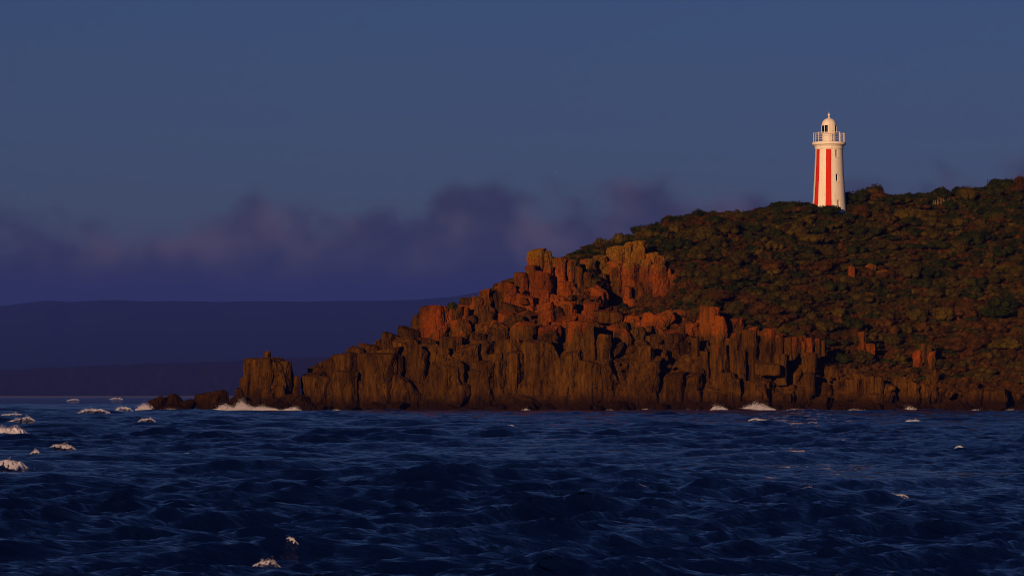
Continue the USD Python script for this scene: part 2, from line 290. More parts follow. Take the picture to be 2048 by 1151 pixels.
# ------------------------------------------------------------------ distant land
def ridge_land(name, Y0, depth, us, vs, bumps, seed, back=0.35, mat='far_forest', n=700):
    """a range of hills: rises from the water at distance Y0 to its crest Y0 + depth and falls again behind"""
    u = np.linspace(us[0], us[-1], n); v = np.interp(u, us, vs)
    crest_z = at(u, v, Y0 + depth)[:, 2] ; 
    prof = np.array([0, .03, .1, .2, .35, .5, .65, .8, .92, 1, 1.1, 1.4, 2.0]); hgt = np.array([-.02, .05, .14, .26, .44, .6, .74, .88, .965, 1, .98, .75, -0.02])
    hgt[1:9] = hgt[1:9] ** (1 + back)
    rows = []
    for p, h in zip(prof, hgt):
        Y = Y0 + depth * p
        P = at(u, v, Y0 + depth * 1.0) * 1.0
        x = P[:, 0] * (Y / (Y0 + depth))
        q3 = np.stack([x / bumps[0], np.full(n, Y / bumps[0]), np.zeros(n)], -1)
        q4 = np.stack([x / (bumps[0] * 12), np.full(n, Y / (bumps[0] * 12)), np.zeros(n)], -1)
        z = h * crest_z + (meshkit.fbm(q3, 4, seed) - 0.5) * bumps[1] * (h > 0.02) + (meshkit.fbm(q4, 3, seed + 3) - 0.5) * bumps[2] * max(0, h)
        if h < 0: z = np.full(n, -3.0)
        rows.append(np.stack([x, np.full(n, Y), z], -1))
    P = np.array(rows)
    N = grid_normals(P); N[N[..., 2] < 0] *= -1
    return tag(quad_mesh('/World/' + name, P.reshape(-1, 3), grid_quads(len(rows), n), M[mat], N.reshape(-1, 3)), kind='structure')
ridge_land('mountains', 9500, 3500, [-5200, -2600, -900, -300, 0, 40, 95, 140, 200, 260, 400, 600, 800, 900, 980, 1050, 1160, 1300, 1500, 2000, 3000, 5200], [690, 650, 640, 625, 612, 607, 603, 608, 602, 599, 601, 600, 598, 590, 574, 552, 522, 512, 530, 560, 620, 680], (260, 16, 20), 3)
leaf_mat('far_scrub', (0.020, 0.014, 0.014), (0.030, 0.020, 0.018), (0.04, 0.026, 0.022))
ridge_land('coastal_hills', 6200, 600, [-5200, -2200, -600, 0, 120, 260, 420, 560, 640, 800, 1100, 1600, 2600, 5200], [730, 742, 748, 740, 733, 727, 722, 716, 712, 708, 712, 720, 735, 750], (20, 6, 7), 9, n=2600, mat='far_scrub')
us = np.linspace(-4000, 4000, 300)
P = np.array([at(us, np.full(300, 795.0), Y) * [1, 1, 0] + [0, 0, z] for Y, z in ((6100, -0.6), (6120, 0.5), (6160, 1.3), (6240, 2.5))])
N = grid_normals(P); N[N[..., 2] < 0] *= -1
tag(quad_mesh('/World/beach', P.reshape(-1, 3), grid_quads(4, 300), M['sand'], N.reshape(-1, 3)), kind='structure')

# ------------------------------------------------------------------ haze
M['haze'] = usdkit.material(stage, '/World/Looks/haze', {'v': ('principled_volume', {'color': (0.085, 0.165, 0.88), 'density': 5.6e-5, 'anisotropy': 0.0})}, [], volume='v.volume')
hz = trimesh.creation.box([40000, 40000, 566]); hz.apply_translation([0, 0, 566 / 2 - 6])
tag(obj('haze', hz, M['haze'], smooth=False), kind='stuff')

# ------------------------------------------------------------------ headland ground
D0 = 614.0
COLS = {   # pixel column: (metres behind the waterline, pixel row)
    560: [(0, 832), (3, 826), (8, 828), (12, 840), (20, 850), (60, 850)],
    590: [(0, 828), (3, 808), (7, 798), (12, 815), (20, 840), (60, 850)],
    640: [(0, 828), (2, 790), (5, 752), (9, 730), (18, 770), (26, 835), (60, 850)],
    720: [(0, 828), (2, 762), (6, 717), (11, 696), (22, 730), (32, 835), (60, 850)],
    800: [(0, 828), (2, 742), (5, 707), (10, 690), (15, 668), (28, 690), (40, 835), (60, 850)],
    870: [(0, 828), (2, 735), (6, 702), (11, 685), (17, 650), (22, 632), (34, 650), (46, 835), (70, 850)],
    950: [(0, 828), (2, 742), (5, 707), (10, 672), (16, 642), (22, 612), (26, 597), (40, 615), (55, 835), (80, 850)],
    1040: [(0, 828), (2, 737), (5, 702), (10, 662), (17, 628), (24, 580), (29, 556), (45, 570), (64, 835), (90, 850)],
    1130: [(0, 828), (2, 732), (6, 692), (11, 652), (18, 622), (26, 586), (33, 545), (44, 516), (54, 526), (80, 835)],
    1185: [(0, 828), (2, 738), (6, 696), (11, 658), (18, 630), (26, 592), (33, 545), (40, 512), (48, 500), (58, 506), (90, 835)],
    1220: [(0, 828), (2, 747), (6, 702), (11, 667), (17, 642), (24, 625), (33, 612), (41, 510), (48, 496), (60, 500), (95, 835)],
    1300: [(0, 828), (2, 742), (6, 697), (10, 662), (16, 640), (24, 630), (33, 622), (41, 530), (47, 498), (56, 466), (75, 468), (130, 640)],
    1400: [(0, 828), (1.5, 765), (5, 724), (9, 694), (13, 658), (18, 628), (30, 570), (45, 500), (60, 446), (80, 446), (150, 600)],
    1500: [(0, 828), (2, 772), (6, 737), (9, 704), (12, 675), (17, 650), (30, 585), (45, 510), (64, 437), (90, 438), (170, 560)],
    1600: [(0, 828), (3, 782), (7, 752), (10, 720), (13, 700), (20, 665), (34, 590), (50, 508), (66, 419), (95, 421), (170, 540)],
    1750: [(0, 828), (3, 792), (8, 767), (12, 750), (18, 722), (30, 660), (45, 572), (60, 485), (74, 402), (110, 406), (180, 500)],
    1900: [(0, 828), (3, 797), (9, 772), (14, 754), (22, 718), (34, 648), (50, 550), (66, 452), (80, 396), (120, 396), (180, 470)],
    2048: [(0, 828), (3, 797), (9, 772), (14, 754), (22, 720), (34, 652), (50, 552), (66, 448), (82, 382), (120, 385), (180, 450)],
    2400: [(0, 828), (3, 797), (9, 772), (14, 754), (22, 720), (34, 655), (50, 560), (66, 460), (84, 380), (120, 375), (180, 420)],
    2900: [(0, 828), (3, 797), (9, 772), (14, 754), (22, 720), (34, 655), (50, 565), (66, 480), (84, 420), (120, 400), (180, 420)],
}
TS = np.concatenate([np.linspace(0, 20, 41), np.linspace(21, 90, 70), np.linspace(95, 180, 18)])
UC = np.array(sorted(COLS))
VTAB = np.array([np.interp(TS, [a for a, _ in COLS[u]], [b for _, b in COLS[u]]) for u in UC])
from scipy.interpolate import RegularGridInterpolator, PchipInterpolator
UF = np.arange(560, 2901, 6.0)
VF = np.array([PchipInterpolator(UC, VTAB[:, j])(UF) for j in range(len(TS))]).T
ZF = np.array([[at(0, VF[i, j], D0 + TS[j])[2] for j in range(len(TS))] for i in range(len(UF))])
_zi = RegularGridInterpolator((UF, TS), ZF, bounds_error=False, fill_value=None)
def u_of(X, Y): return 1024 + np.asarray(X) / np.asarray(Y) * F      # pixel column of a world position (terrain tables are kept per column)
def ground(X, Y):
    X, Y = np.asarray(X, float), np.asarray(Y, float)
    return _zi(np.stack([np.clip(u_of(X, Y), 560, 2900), np.clip(Y - D0, 0, 180)], -1))
def ground_fine(X, Y):
    q = np.stack([np.asarray(X) / 3.5, np.asarray(Y) / 3.5, 0 * np.asarray(X)], -1)
    return ground(X, Y) + (meshkit.fbm(q, 4, 21) - 0.5) * 1.3
U, T = np.meshgrid(UF, TS)
gx, gy = (U - 1024) / F * (D0 + T), D0 + T
gz = ground_fine(gx, gy) - 0.5
_rz = np.interp(U, [560, 1050, 1350, 1450, 2400], [2.6, 2.2, 2.0, 1.2, 1.0]) * np.clip((np.interp(U, [560, 700, 800, 900, 1000, 1060, 1290, 1345, 1375, 1450, 1550, 1650, 1750, 1850, 2050, 2400], [14, 18, 22, 30, 33, 30, 26, 22, 15, 13.5, 12.5, 11.5, 9, 8.5, 7.5, 7]) - T) / 2.0, 0, 1)
import bisect
_tl, _za, _zb = TS.tolist(), ZF.T.tolist(), (gz + 0.5).tolist()
def _bil(tab, X, Y):
    f = min(max((1024 + X / Y * F - 560) / 6.0, 0), len(UF) - 1.001); i = int(f); f -= i
    t = min(max(Y - D0, 0), 179.9); j = bisect.bisect_right(_tl, t) - 1; g = (t - _tl[j]) / (_tl[j + 1] - _tl[j])
    return (tab[j][i] * (1 - f) + tab[j][i + 1] * f) * (1 - g) + (tab[j + 1][i] * (1 - f) + tab[j + 1][i + 1] * f) * g
def g1(X, Y): return _bil(_za, float(X), float(Y))            # ground level at one place, smooth and rough
def gf1(X, Y): return _bil(_zb, float(X), float(Y))
gz = np.where((gx < gx[0, 0] + 4), -3, gz - _rz)
G = np.stack([gx, gy, gz], -1)
front = G[:1].copy(); front[..., 2] = -4; front[..., 1] -= 0.5
G = np.vstack([front, G])
N = grid_normals(G); N[N[..., 2] < 0] *= -1
headland = thing('headland', kind='structure')
gq = grid_quads(len(G), len(UF)); _rd = np.interp(UF, [560, 600, 700, 800, 900, 1000, 1060, 1130, 1200, 1290, 1345, 1375, 1450, 1550, 1650, 1750, 1850, 2050, 2400], [80, 80, 80, 80, 80, 80, 45, 36, 36, 40, 24, 17, 15.5, 14.5, 13.5, 11, 10.5, 9.5, 9])
_t = np.concatenate([[0], TS]); bare = (_t[:, None] < _rd[None, :] + 3 * (meshkit.noise(G / 4.0, 61) - .5)).ravel()[gq[:, 0]]
quad_mesh('/World/headland/slope', G.reshape(-1, 3), gq[~bare], M['heath_soil'], N.reshape(-1, 3))
quad_mesh('/World/headland/bedrock', G.reshape(-1, 3), gq[bare], M['rock'], N.reshape(-1, 3))

# ------------------------------------------------------------------ rocks
def chop(P, c, r, n, rng, lo=0.72, hi=0.95, up=0.25):
    """flat breaks: pushes what lies beyond a few random planes back onto them"""
    for _ in range(n):
        d = rng.normal(size=3); d[2] = d[2] * 0.7 + up; d /= np.linalg.norm(d)
        o = ((P - c) / r) @ d; lim = rng.uniform(lo, hi) * np.percentile(o, 98)
        over = np.maximum(0, o - lim)
        P = P - over[:, None] * d * r * 0.92
    return P
def column(poly, z0, z1, seed, step=0.33, round_top=0.6, lean=(0, 0), cracks=None, flute=0.22, rough=0.28, tilt=0.14, nchop=4, dome=0.12, taper=0.03):
    """one weathered column of jointed rock on a plan polygon"""
    rng = np.random.default_rng(seed)
    poly = Polygon(poly) if not isinstance(poly, Polygon) else poly
    s = math.sqrt(max(poly.area, 0.2))
    r = 0.045 * s
    round_top *= 0.4
    pr = poly.buffer(-r * 1.0).buffer(r * 0.95)
    if pr.is_empty or pr.geom_type != 'Polygon': pr = poly.buffer(-0.02)
    if pr.geom_type != 'Polygon': pr = poly
    c = np.array(pr.centroid.coords[0]); ring = pr.exterior
    n = int(np.clip(ring.length / (step * 1.05), 12, 56))
    B = np.array([ring.interpolate(i / n, normalized=True).coords[0] for i in range(n)]) - c
    H = z1 - z0
    nz = int(np.clip(H / step, 4, 44))
    zs = np.linspace(0, H - min(round_top, 0.4 * H), nz)
    rt = min(round_top, 0.4 * H)
    a = np.linspace(0, math.pi / 2, 5)[1:]
    levels = [(z, 1.0) for z in zs] + [(H - rt + rt * math.sin(t), 1 - min(0.35, rt / s * 1.1) * (1 - math.cos(t))) for t in a]
    last = levels[-1][1]
    levels += [(H + dome * s * 0.3 * (1 - f), last * f) for f in (0.8, 0.58, 0.36, 0.16)]
    if cracks is None:
        cracks = [rng.uniform(0.25, 0.9) * H for _ in range(rng.integers(0, 3))] if H > 3 else []
    P = []
    for z, sc in levels:
        f = z / max(H, 1e-6)
        sc = sc * (1 + taper * (1 - f)) * (1 + 0.05 * math.sin(3.1 * f * H / s + seed))
        off = np.array([lean[0], lean[1]]) * z
        g = 0
        for i, zc in enumerate(cracks):
            k = math.exp(-((z - zc) / 0.16) ** 2); g = max(g, k)
            if z > zc: off = off + (np.random.default_rng(seed * 7 + i).uniform(-0.12, 0.2, 2) * s * 0.4)
        sc *= 1 - 0.10 * g
        P.append(np.column_stack([B * sc + off, np.full(n, z)]))
    P = np.array(P).reshape(-1, 3)
    rad = np.hypot(P[:, 0] - lean[0] * P[:, 2], P[:, 1] - lean[1] * P[:, 2])
    top = np.clip((P[:, 2] - 0.55 * H) / (0.45 * H), 0, 1)
    P[:, 2] += (P[:, 0] * rng.normal(0, tilt) + P[:, 1] * rng.normal(0.05, tilt)) * top
    P = chop(P, np.array([0, 0, H * 0.72]), np.array([s * .6, s * .6, H * .34]), nchop, rng)
    W = P + np.array([c[0], c[1], z0])
    sd = int(seed) % 977
    dirn = np.column_stack([P[:, 0], P[:, 1], 0 * rad]); dirn /= np.maximum(np.linalg.norm(dirn, axis=1, keepdims=True), 0.3)
    fl = meshkit.fbm(W * [1.15, 1.15, 0.09], 3, sd) - 0.5; fl = .35 * fl + .65 * (np.floor(fl * 9) + .5) / 9
    bk = meshkit.noise(W * [.55, .55, .42], sd + 31); fl = fl + .5 * (np.floor(bk * 4) / 4 - .4)
    rg = meshkit.fbm(W * 0.9, 4, sd + 5) - 0.5
    st = np.abs(meshkit.noise(W * [0.8, 0.8, 0.5], sd + 9) - 0.5)
    W = W + dirn * (2 * flute * fl + 2 * rough * rg - 0.35 * st * (rough > 0.1))[:, None] * min(1.0, s / 2.2) * 1.5
    W[:, 2] += (meshkit.fbm(W * 0.8, 3, sd + 13) - 0.5) * rough * 1.6 * top
    m = len(levels)
    qd = grid_quads(m, n, True)
    tip = W[-n:].mean(0) + [0, 0, 0.02]
    V = np.vstack([W, tip]); k = len(V) - 1; b = (m - 1) * n
    cap = np.stack([b + np.arange(n), b + (np.arange(n) + 1) % n, np.full(n, k)], -1)
    Fc = np.vstack([qd[:, [0, 1, 2]], qd[:, [0, 2, 3]], cap])
    return V, Fc
ICO = {k: trimesh.creation.icosphere(subdivisions=k) for k in (2, 3, 4)}
def boulder(c, r, seed, sub=3, nchop=9, rough=0.16, rot=None, boxy=0.0, lo=0.62):
    """a weathered block: rounded or boxy, with flat breaks"""
    rng = np.random.default_rng(seed); m = ICO[sub]; nchop += 4
    P = np.array(m.vertices)
    if boxy:
        k = 2 + 6 * boxy
        P = P / (np.abs(P) ** k).sum(1, keepdims=True) ** (1 / k) * 0.86
    P = chop(P, np.zeros(3), np.ones(3), nchop, rng, lo, 0.92, 0.1)
    P = P * np.asarray(r, float)
    if rot is not None: P = P @ np.asarray(rot).T
    W = P + np.asarray(c, float); sd = seed % 977
    d = P / np.maximum(np.linalg.norm(P, axis=1, keepdims=True), 1e-6)
    sc = float(np.mean(r))
    W = W + d * (2 * rough * sc * (meshkit.fbm(W * (0.9 / sc * 1.2), 4, sd) - 0.5) + 0.5 * rough * (meshkit.fbm(W * 2.2, 3, sd + 3) - 0.5))[:, None]
    return W, np.array(m.faces)
def rot_zyx(rz=0, ry=0, rx=0):
    e = trimesh.transformations.euler_matrix(math.radians(rx), math.radians(ry), math.radians(rz), 'sxyz')
    return e[:3, :3]
def ngon(x, y, w, d, n, rng, spin=None):
    a = np.sort((np.arange(n) + rng.uniform(-0.28, 0.28, n)) / n * 2 * math.pi) + (rng.uniform(0, 6.3) if spin is None else spin)
    k = rng.uniform(0.86, 1.1, n)
    return Polygon(np.column_stack([x + np.cos(a) * w / 2 * k, y + np.sin(a) * d / 2 * k])).convex_hull
def pcol(u0, u1, vt, vb, t, seed, mat, parent, name='rock_column', depth=None, n=6, label=None, **kw):
    """a column or block seen between pixel columns u0..u1 and rows vt..vb, its front t metres behind the waterline"""
    rng = np.random.default_rng(seed + 5000); Y = D0 + t
    a, b = at(u0, vb, Y), at(u1, vt, Y); w = b[0] - a[0]; d = depth or w * rng.uniform(0.85, 1.1)
    return obj(name, column(ngon((a[0] + b[0]) / 2, Y + d / 2, w * 1.22, d * 1.2, n, rng), a[2], b[2], seed, **kw), M[mat], parent, label=label)

# the jointed cliff: one column per cell of an irregular tiling of the plan
CR = np.random.default_rng(23)
def rock_depth(u):     # how far behind the waterline bare rock reaches
    return np.interp(u, [560, 600, 700, 800, 900, 1000, 1060, 1130, 1200, 1290, 1345, 1375, 1450, 1550, 1650, 1750, 1850, 2050, 2400], [9, 11, 16, 20, 27, 31, 33, 33, 30, 28, 24, 17, 15.5, 14.5, 13.5, 11, 10.5, 9.5, 9])
sites = []
for X0 in np.arange(-42, 112, 1.0):
    pass
def spacing(u, t): return np.interp(u, [600, 1300, 1420, 2050], [4.4, 4.6, 2.9, 2.9]) * np.interp(t, [0, 4, 10, 30], [1.15, 1.0, 0.74, 0.66])
cand = np.column_stack([CR.uniform(-42, 104, 9000), CR.uniform(0.6, 40, 9000)])
grid = {}
for x, t in cand:
    u = float(u_of(x, D0 + t)); s = float(spacing(u, t)) * CR.uniform(0.78, 1.12)
    ok = True
    gi, gj = int(x // 5), int(t // 5)
    for a in (-1, 0, 1):
        for b in (-1, 0, 1):
            for (px, pt) in grid.get((gi + a, gj + b), ()):
                if (px - x) ** 2 + ((pt - t) * 1.05) ** 2 < s * s: ok = False
    if ok: grid.setdefault((gi, gj), []).append((x, t)); sites.append((x, t))
sites = np.array(sites)
frame = np.array([(x, t) for x in np.arange(-46, 110, 2.6) for t in (-2.6, 44)] + [(x, t) for x in (-48, 110) for t in np.arange(-2, 44, 3)])
vor = Voronoi(np.vstack([sites + [0, D0], frame + [0, D0]]))
cells = []
for i, (x, t) in enumerate(sites):
    reg = vor.regions[vor.point_region[i]]
    if -1 in reg or not reg: continue
    u = float(u_of(x, D0 + t)); e = 2.0 * math.sin(u * 0.021) 
    if u < 596 or u > 2210 or t > rock_depth(u) + e * 0.7 + CR.normal(0, 0.9): continue
    cells.append((t, i, x, u, Polygon(vor.vertices[reg])))
cells.sort(key=lambda c: c[0])
ncol = 0; rest = []
for (t, i, x, u, poly) in cells:
    pol = poly.buffer(-(CR.uniform(0.0, 0.07) if CR.uniform() < .6 else CR.uniform(.1, .3)))
    if pol.is_empty or pol.geom_type != 'Polygon' or pol.area < 1.2: continue
    z = g1(x, D0 + t) + CR.normal(0.25, 0.5) + 1.6 * (float(meshkit.noise(np.array([x / 6, t / 6, .5]), 91)) - .5)
    tall = CR.uniform()
    alcove = float(meshkit.noise(np.array([x / 5.0, 3.3, .5]), 33))
    if t < 3.2 and alcove < .30 and 620 < u < 2000: continue
    if t < 9: z += 4.2 * (float(meshkit.noise(np.array([x / 7.5, t / 30, .2]), 17)) - .5)
    if tall < 0.12: z += CR.uniform(0.8, 1.9)
    elif tall > 0.88: z -= CR.uniform(0.6, 1.6)
    if u < 700: z = min(z, g1(x, D0 + t) + 0.5)
    zb = min(g1(x, D0 + max(0, t - 5)) - 1.5, z - 3.5) if t > 2.5 else -2.5
    zb = max(zb, -2.5)
    s = math.sqrt(pol.area)
    vv = 791 - (z - CAMZ) / (D0 + t) * F
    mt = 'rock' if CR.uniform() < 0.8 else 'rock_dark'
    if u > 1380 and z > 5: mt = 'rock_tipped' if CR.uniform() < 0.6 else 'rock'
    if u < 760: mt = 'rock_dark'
    if u > 1120 and u < 1370 and z > 20: mt = 'rock_ochre'
    mesh = column(pol, zb, z, int(1000 + i), round_top=CR.uniform(0.25, 0.8) * min(1, s / 3), lean=(CR.normal(0, 0.03), CR.normal(0.02, 0.03)), tilt=0.2, nchop=8)
    if ncol < 300 and u < 2110: obj('rock_column', mesh, M[mt], headland); ncol += 1
    else: rest.append(mesh)
def join(ms):
    V, Fc, k = [], [], 0
    for v, f in ms: V.append(v); Fc.append(f + k); k += len(v)
    return np.vstack(V), np.vstack(Fc)
if rest: tag(obj('rock_mass', join(rest), M['rock'], headland), kind='stuff')
print('cells', len(cells), 'columns', ncol)
# boulders along the foot of the cliff
BR = np.random.default_rng(31)
nb = 0
for k in range(110):
    u = BR.uniform(596, 2075); t = BR.uniform(-2.2, 1.6); Y = D0 + t
    x = (u - 1024) / F * Y; r = BR.uniform(0.6, 1.9) * (1.0 if u < 1400 else 0.85)
    obj('shore_boulder', boulder((x, Y, BR.uniform(-0.3, 0.5) + 0.25 * r), (r * BR.uniform(.9, 1.8), r, r * BR.uniform(.5, .9)), 4000 + k, 3, 10, .24, rot=rot_zyx(BR.uniform(-25, 25), BR.normal(0, 10), BR.normal(0, 10)), boxy=BR.uniform(.1, .7)), M['rock_wet'], headland)
# loose blocks resting on the ledges
for k in range(150):
    u = BR.uniform(640, 1420) if k < 100 else BR.uniform(1380, 2060); t = BR.uniform(3, float(rock_depth(u)) + (0 if k < 100 else 2.5)); Y = D0 + t
    x = (u - 1024) / F * Y; r = BR.uniform(0.32, 0.95)
    z = g1(x, Y) + 0.1
    obj('fallen_block', boulder((x, Y, z), (r * BR.uniform(.9, 1.5), r, r * BR.uniform(.6, .95)), 5000 + k, 3, 8, .2, rot=rot_zyx(BR.uniform(0, 180), BR.normal(0, 22), BR.normal(0, 22)), boxy=BR.uniform(.2, .8)), M['rock_orange' if BR.uniform() < .4 and z > 8 else 'rock'], headland)

# ---- single rocks and outcrops
def outcrop(name, label, cat='rock', group=None): return thing(name, label, cat, group)
# sea stack off the tip
st = outcrop('sea_stack', 'squared dark brown sea stack with a small block perched on its flat top', 'sea stack')
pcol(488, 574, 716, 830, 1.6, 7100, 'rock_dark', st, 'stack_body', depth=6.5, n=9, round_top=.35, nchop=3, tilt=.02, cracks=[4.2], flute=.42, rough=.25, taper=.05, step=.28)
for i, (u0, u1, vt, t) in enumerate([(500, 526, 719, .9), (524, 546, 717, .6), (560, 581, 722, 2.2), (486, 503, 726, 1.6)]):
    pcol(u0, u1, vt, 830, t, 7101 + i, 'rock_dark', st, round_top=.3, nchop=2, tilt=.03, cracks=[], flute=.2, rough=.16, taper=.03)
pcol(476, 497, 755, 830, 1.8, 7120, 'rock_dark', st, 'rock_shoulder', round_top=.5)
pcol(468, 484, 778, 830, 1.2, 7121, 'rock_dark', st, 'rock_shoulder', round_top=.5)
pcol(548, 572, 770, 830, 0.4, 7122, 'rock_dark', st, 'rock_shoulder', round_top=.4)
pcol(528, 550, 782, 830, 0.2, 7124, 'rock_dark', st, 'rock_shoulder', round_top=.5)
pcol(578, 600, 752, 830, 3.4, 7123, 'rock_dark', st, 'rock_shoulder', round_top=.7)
a = at(534, 709, D0 + 5.0); obj('perched_block', boulder(a, (.78, .75, .75), 7130, 3, 4, .08, boxy=.8), M['rock_dark'], st)
for i, (u, v, rx, rz, t) in enumerate([(478, 808, 1.8, 1.5, 0), (505, 812, 2.2, 1.2, -1), (545, 808, 2.6, 1.5, -.6), (580, 803, 2.2, 1.8, .2), (600, 806, 1.9, 1.8, .5), (565, 815, 1.8, 1.0, -1.6)]):
    obj('apron_rock', boulder(at(u, v, D0 + t), (rx, 1.6, rz), 7140 + i, 3, 8), M['rock_wet'], st)
b1 = outcrop('boulder', 'low double humped boulder furthest out in the surf at the tip', 'boulder')
for i, (u, v, rx, rz, t) in enumerate([(318, 809, 1.9, 1.55, 0), (345, 808, 2.5, 1.75, .6), (376, 811, 1.9, 1.2, .2), (352, 818, 3.2, .9, -.6)]):
    obj('hump', boulder(at(u, v, D0 + t), (rx, 1.9, rz), 7200 + i, 3, 9), M['rock_wet'], b1)
p = obj('boulder', boulder(at(426, 802, D0), (3.1, 2.3, 2.6), 7221, 4, 11, .13), M['rock_wet'])
tag(p, 'large rounded dark boulder standing in the surf left of the sea stack', 'boulder')
p = obj('boulder', boulder(at(258, 823, D0 - 3), (.8, .7, .45), 7212, 3, 7), M['rock_wet'])
tag(p, 'small black rock awash beside the outermost breaking wave', 'boulder')
# orange fluted block
ob = outcrop('rock_outcrop', 'bright orange fluted rock block on the left shoulder of the headland', 'rock outcrop')
pcol(839, 898, 611, 700, 15.0, 7300, 'rock_red', ob, 'fluted_block', depth=5, n=8, round_top=.9, nchop=3, tilt=.02, cracks=[], flute=.34, rough=.2, step=.26)
for i, (u0, u1, vt, t) in enumerate([(862, 882, 610, 14.8), (897, 912, 616, 16.4), (909, 926, 613, 16.8), (922, 938, 614, 17.4)]):
    pcol(u0, u1, vt, 690, t, 7301 + i, 'rock_orange', ob, round_top=.35, nchop=2, tilt=.03, cracks=[], flute=.22)
# summit block
p = outcrop('boulder', 'squared ochre block balanced on the skyline of the rocky ridge', 'boulder')
pcol(1055, 1091, 498, 540, 29.0, 7400, 'rock_ochre', p, 'block_half', round_top=.7, nchop=4, cracks=[], rough=.14, flute=.06)
pcol(1088, 1104, 503, 540, 29.2, 7403, 'rock_ochre', p, 'block_half', round_top=.6, nchop=4, cracks=[], rough=.14, flute=.06)
# the knob under and beside it
kb = outcrop('rock_outcrop', 'orange streaked rock faces directly below the balanced ochre block', 'rock outcrop')
for i, (u0, u1, vt, vb, t, m) in enumerate([(1028, 1058, 546, 660, 24.5, 'rock_orange'), (1050, 1080, 530, 650, 25.6, 'rock_ochre'), (1062, 1104, 545, 640, 23.8, 'rock_orange'), (1085, 1108, 530, 600, 26.5, 'rock_ochre'), (1104, 1132, 516, 610, 27.5, 'rock_ochre'), (1126, 1152, 519, 600, 28.5, 'rock_ochre'), (1146, 1166, 532, 600, 29.0, 'rock_ochre'), (1000, 1032, 566, 660, 22.5, 'rock_orange'), (960, 985, 578, 650, 20.5, 'rock_orange'), (942, 966, 592, 660, 19.5, 'rock_orange'), (1158, 1192, 518, 600, 33.5, 'rock_ochre'), (1184, 1214, 510, 600, 36.5, 'rock_ochre'), (1134, 1172, 546, 612, 29.6, 'rock_orange'), (1168, 1204, 556, 622, 30.6, 'rock_orange'), (1116, 1146, 562, 622, 26.4, 'rock_orange'), (1148, 1176, 584, 630, 25.5, 'rock_orange'), (1176, 1200, 592, 634, 26.5, 'rock_ochre')]):
    pcol(u0, u1, vt, vb, t, 7420 + i, m, kb, round_top=.7, nchop=5, flute=.12, label='rusty orange block' if m == 'rock_orange' else None)
# summit crag
cg = outcrop('rock_outcrop', 'tall ochre crag with red lower faces at the edge of the heath', 'rock outcrop')
crag = [(1214, 1250, 492, 600, 37.4), (1246, 1268, 486, 600, 37.8), (1262, 1298, 481, 600, 37.2), (1290, 1316, 506, 600, 37.2),
        (1204, 1246, 522, 606, 35.6), (1240, 1284, 527, 610, 35.0), (1276, 1306, 518, 610, 35.4),
        (1300, 1337, 530, 608, 34.6), (1338, 1360, 547, 640, 35.0), (1333, 1345, 538, 600, 36.0),
        (1188, 1214, 546, 622, 33.2), (1246, 1266, 572, 640, 33.0), (1266, 1304, 564, 612, 33.8), (1256, 1276, 596, 630, 31.8), (1336, 1358, 588, 640, 34.2)]
pcol(1220, 1338, 524, 625, 36.6, 7498, 'rock_ochre', cg, 'crag_core', depth=8, n=9, round_top=1.2, nchop=6, flute=.35, rough=.4, cracks=[])
pcol(1232, 1300, 500, 560, 38.0, 7499, 'rock_ochre', cg, 'crag_core', depth=7, n=8, round_top=1.0, nchop=5, flute=.3, rough=.4, cracks=[])
for i, (u0, u1, vt, vb, t) in enumerate(crag):
    pcol(u0, u1, vt, vb, t, 7500 + i, 'rock_ochre', cg, round_top=.9, nchop=7, tilt=.16, flute=.12, rough=.34, cracks=[1.2 + 1.9 * (i % 4)], lean=(0, .05))
# tilted slabs
def slab(u, v, t, r, rz, ry, rx, seed, mat, label):
    p = obj('boulder', boulder(at(u, v, D0 + t), r, seed, 4, 6, .13, rot=rot_zyx(rz, ry, rx), boxy=.7, lo=.8), M[mat])
    return tag(p, label, 'boulder')
slab(1318, 646, 13.5, (3.4, 1.5, 1.15), 10, -36, 15, 7601, 'rock', 'long rock slab tipped up steeply to the right in the middle of the cliff')
slab(1355, 674, 11.5, (2.9, 1.6, 1.15), -5, 16, 10, 7602, 'rock_red', 'red orange slab sloping down to the right over a black hollow')
slab(1325, 668, 10.6, (1.3, .8, .75), -20, 42, 10, 7603, 'rock_ochre', 'narrow yellow green stone wedged against the red orange slab')
slab(1215, 634, 15.5, (3.0, 1.6, 1.15), 8, 6, 10, 7604, 'rock_red', 'broad rust red slab lying below the dark bush of the crag')
slab(1190, 650, 13.5, (2.2, 1.3, .8), 5, 26, 10, 7605, 'rock_red', 'pointed rust red slab dipping right beside an upright yellowish stone')
slab(1182, 622, 17.0, (1.6, 1.3, 1.9), 0, 0, 0, 7606, 'rock_ochre', 'upright yellowish stone standing on the ledge above the tall grey pillar')
slab(1225, 705, 7.0, (2.9, 1.2, .8), 5, -42, 10, 7607, 'rock', 'thin brown slab leaning in a gully right of the broad pillar')
slab(1535, 738, 2.6, (2.5, 1.7, 1.3), 0, 2, 0, 7608, 'rock', 'wide rounded block with a dark undercut below the square pillars')
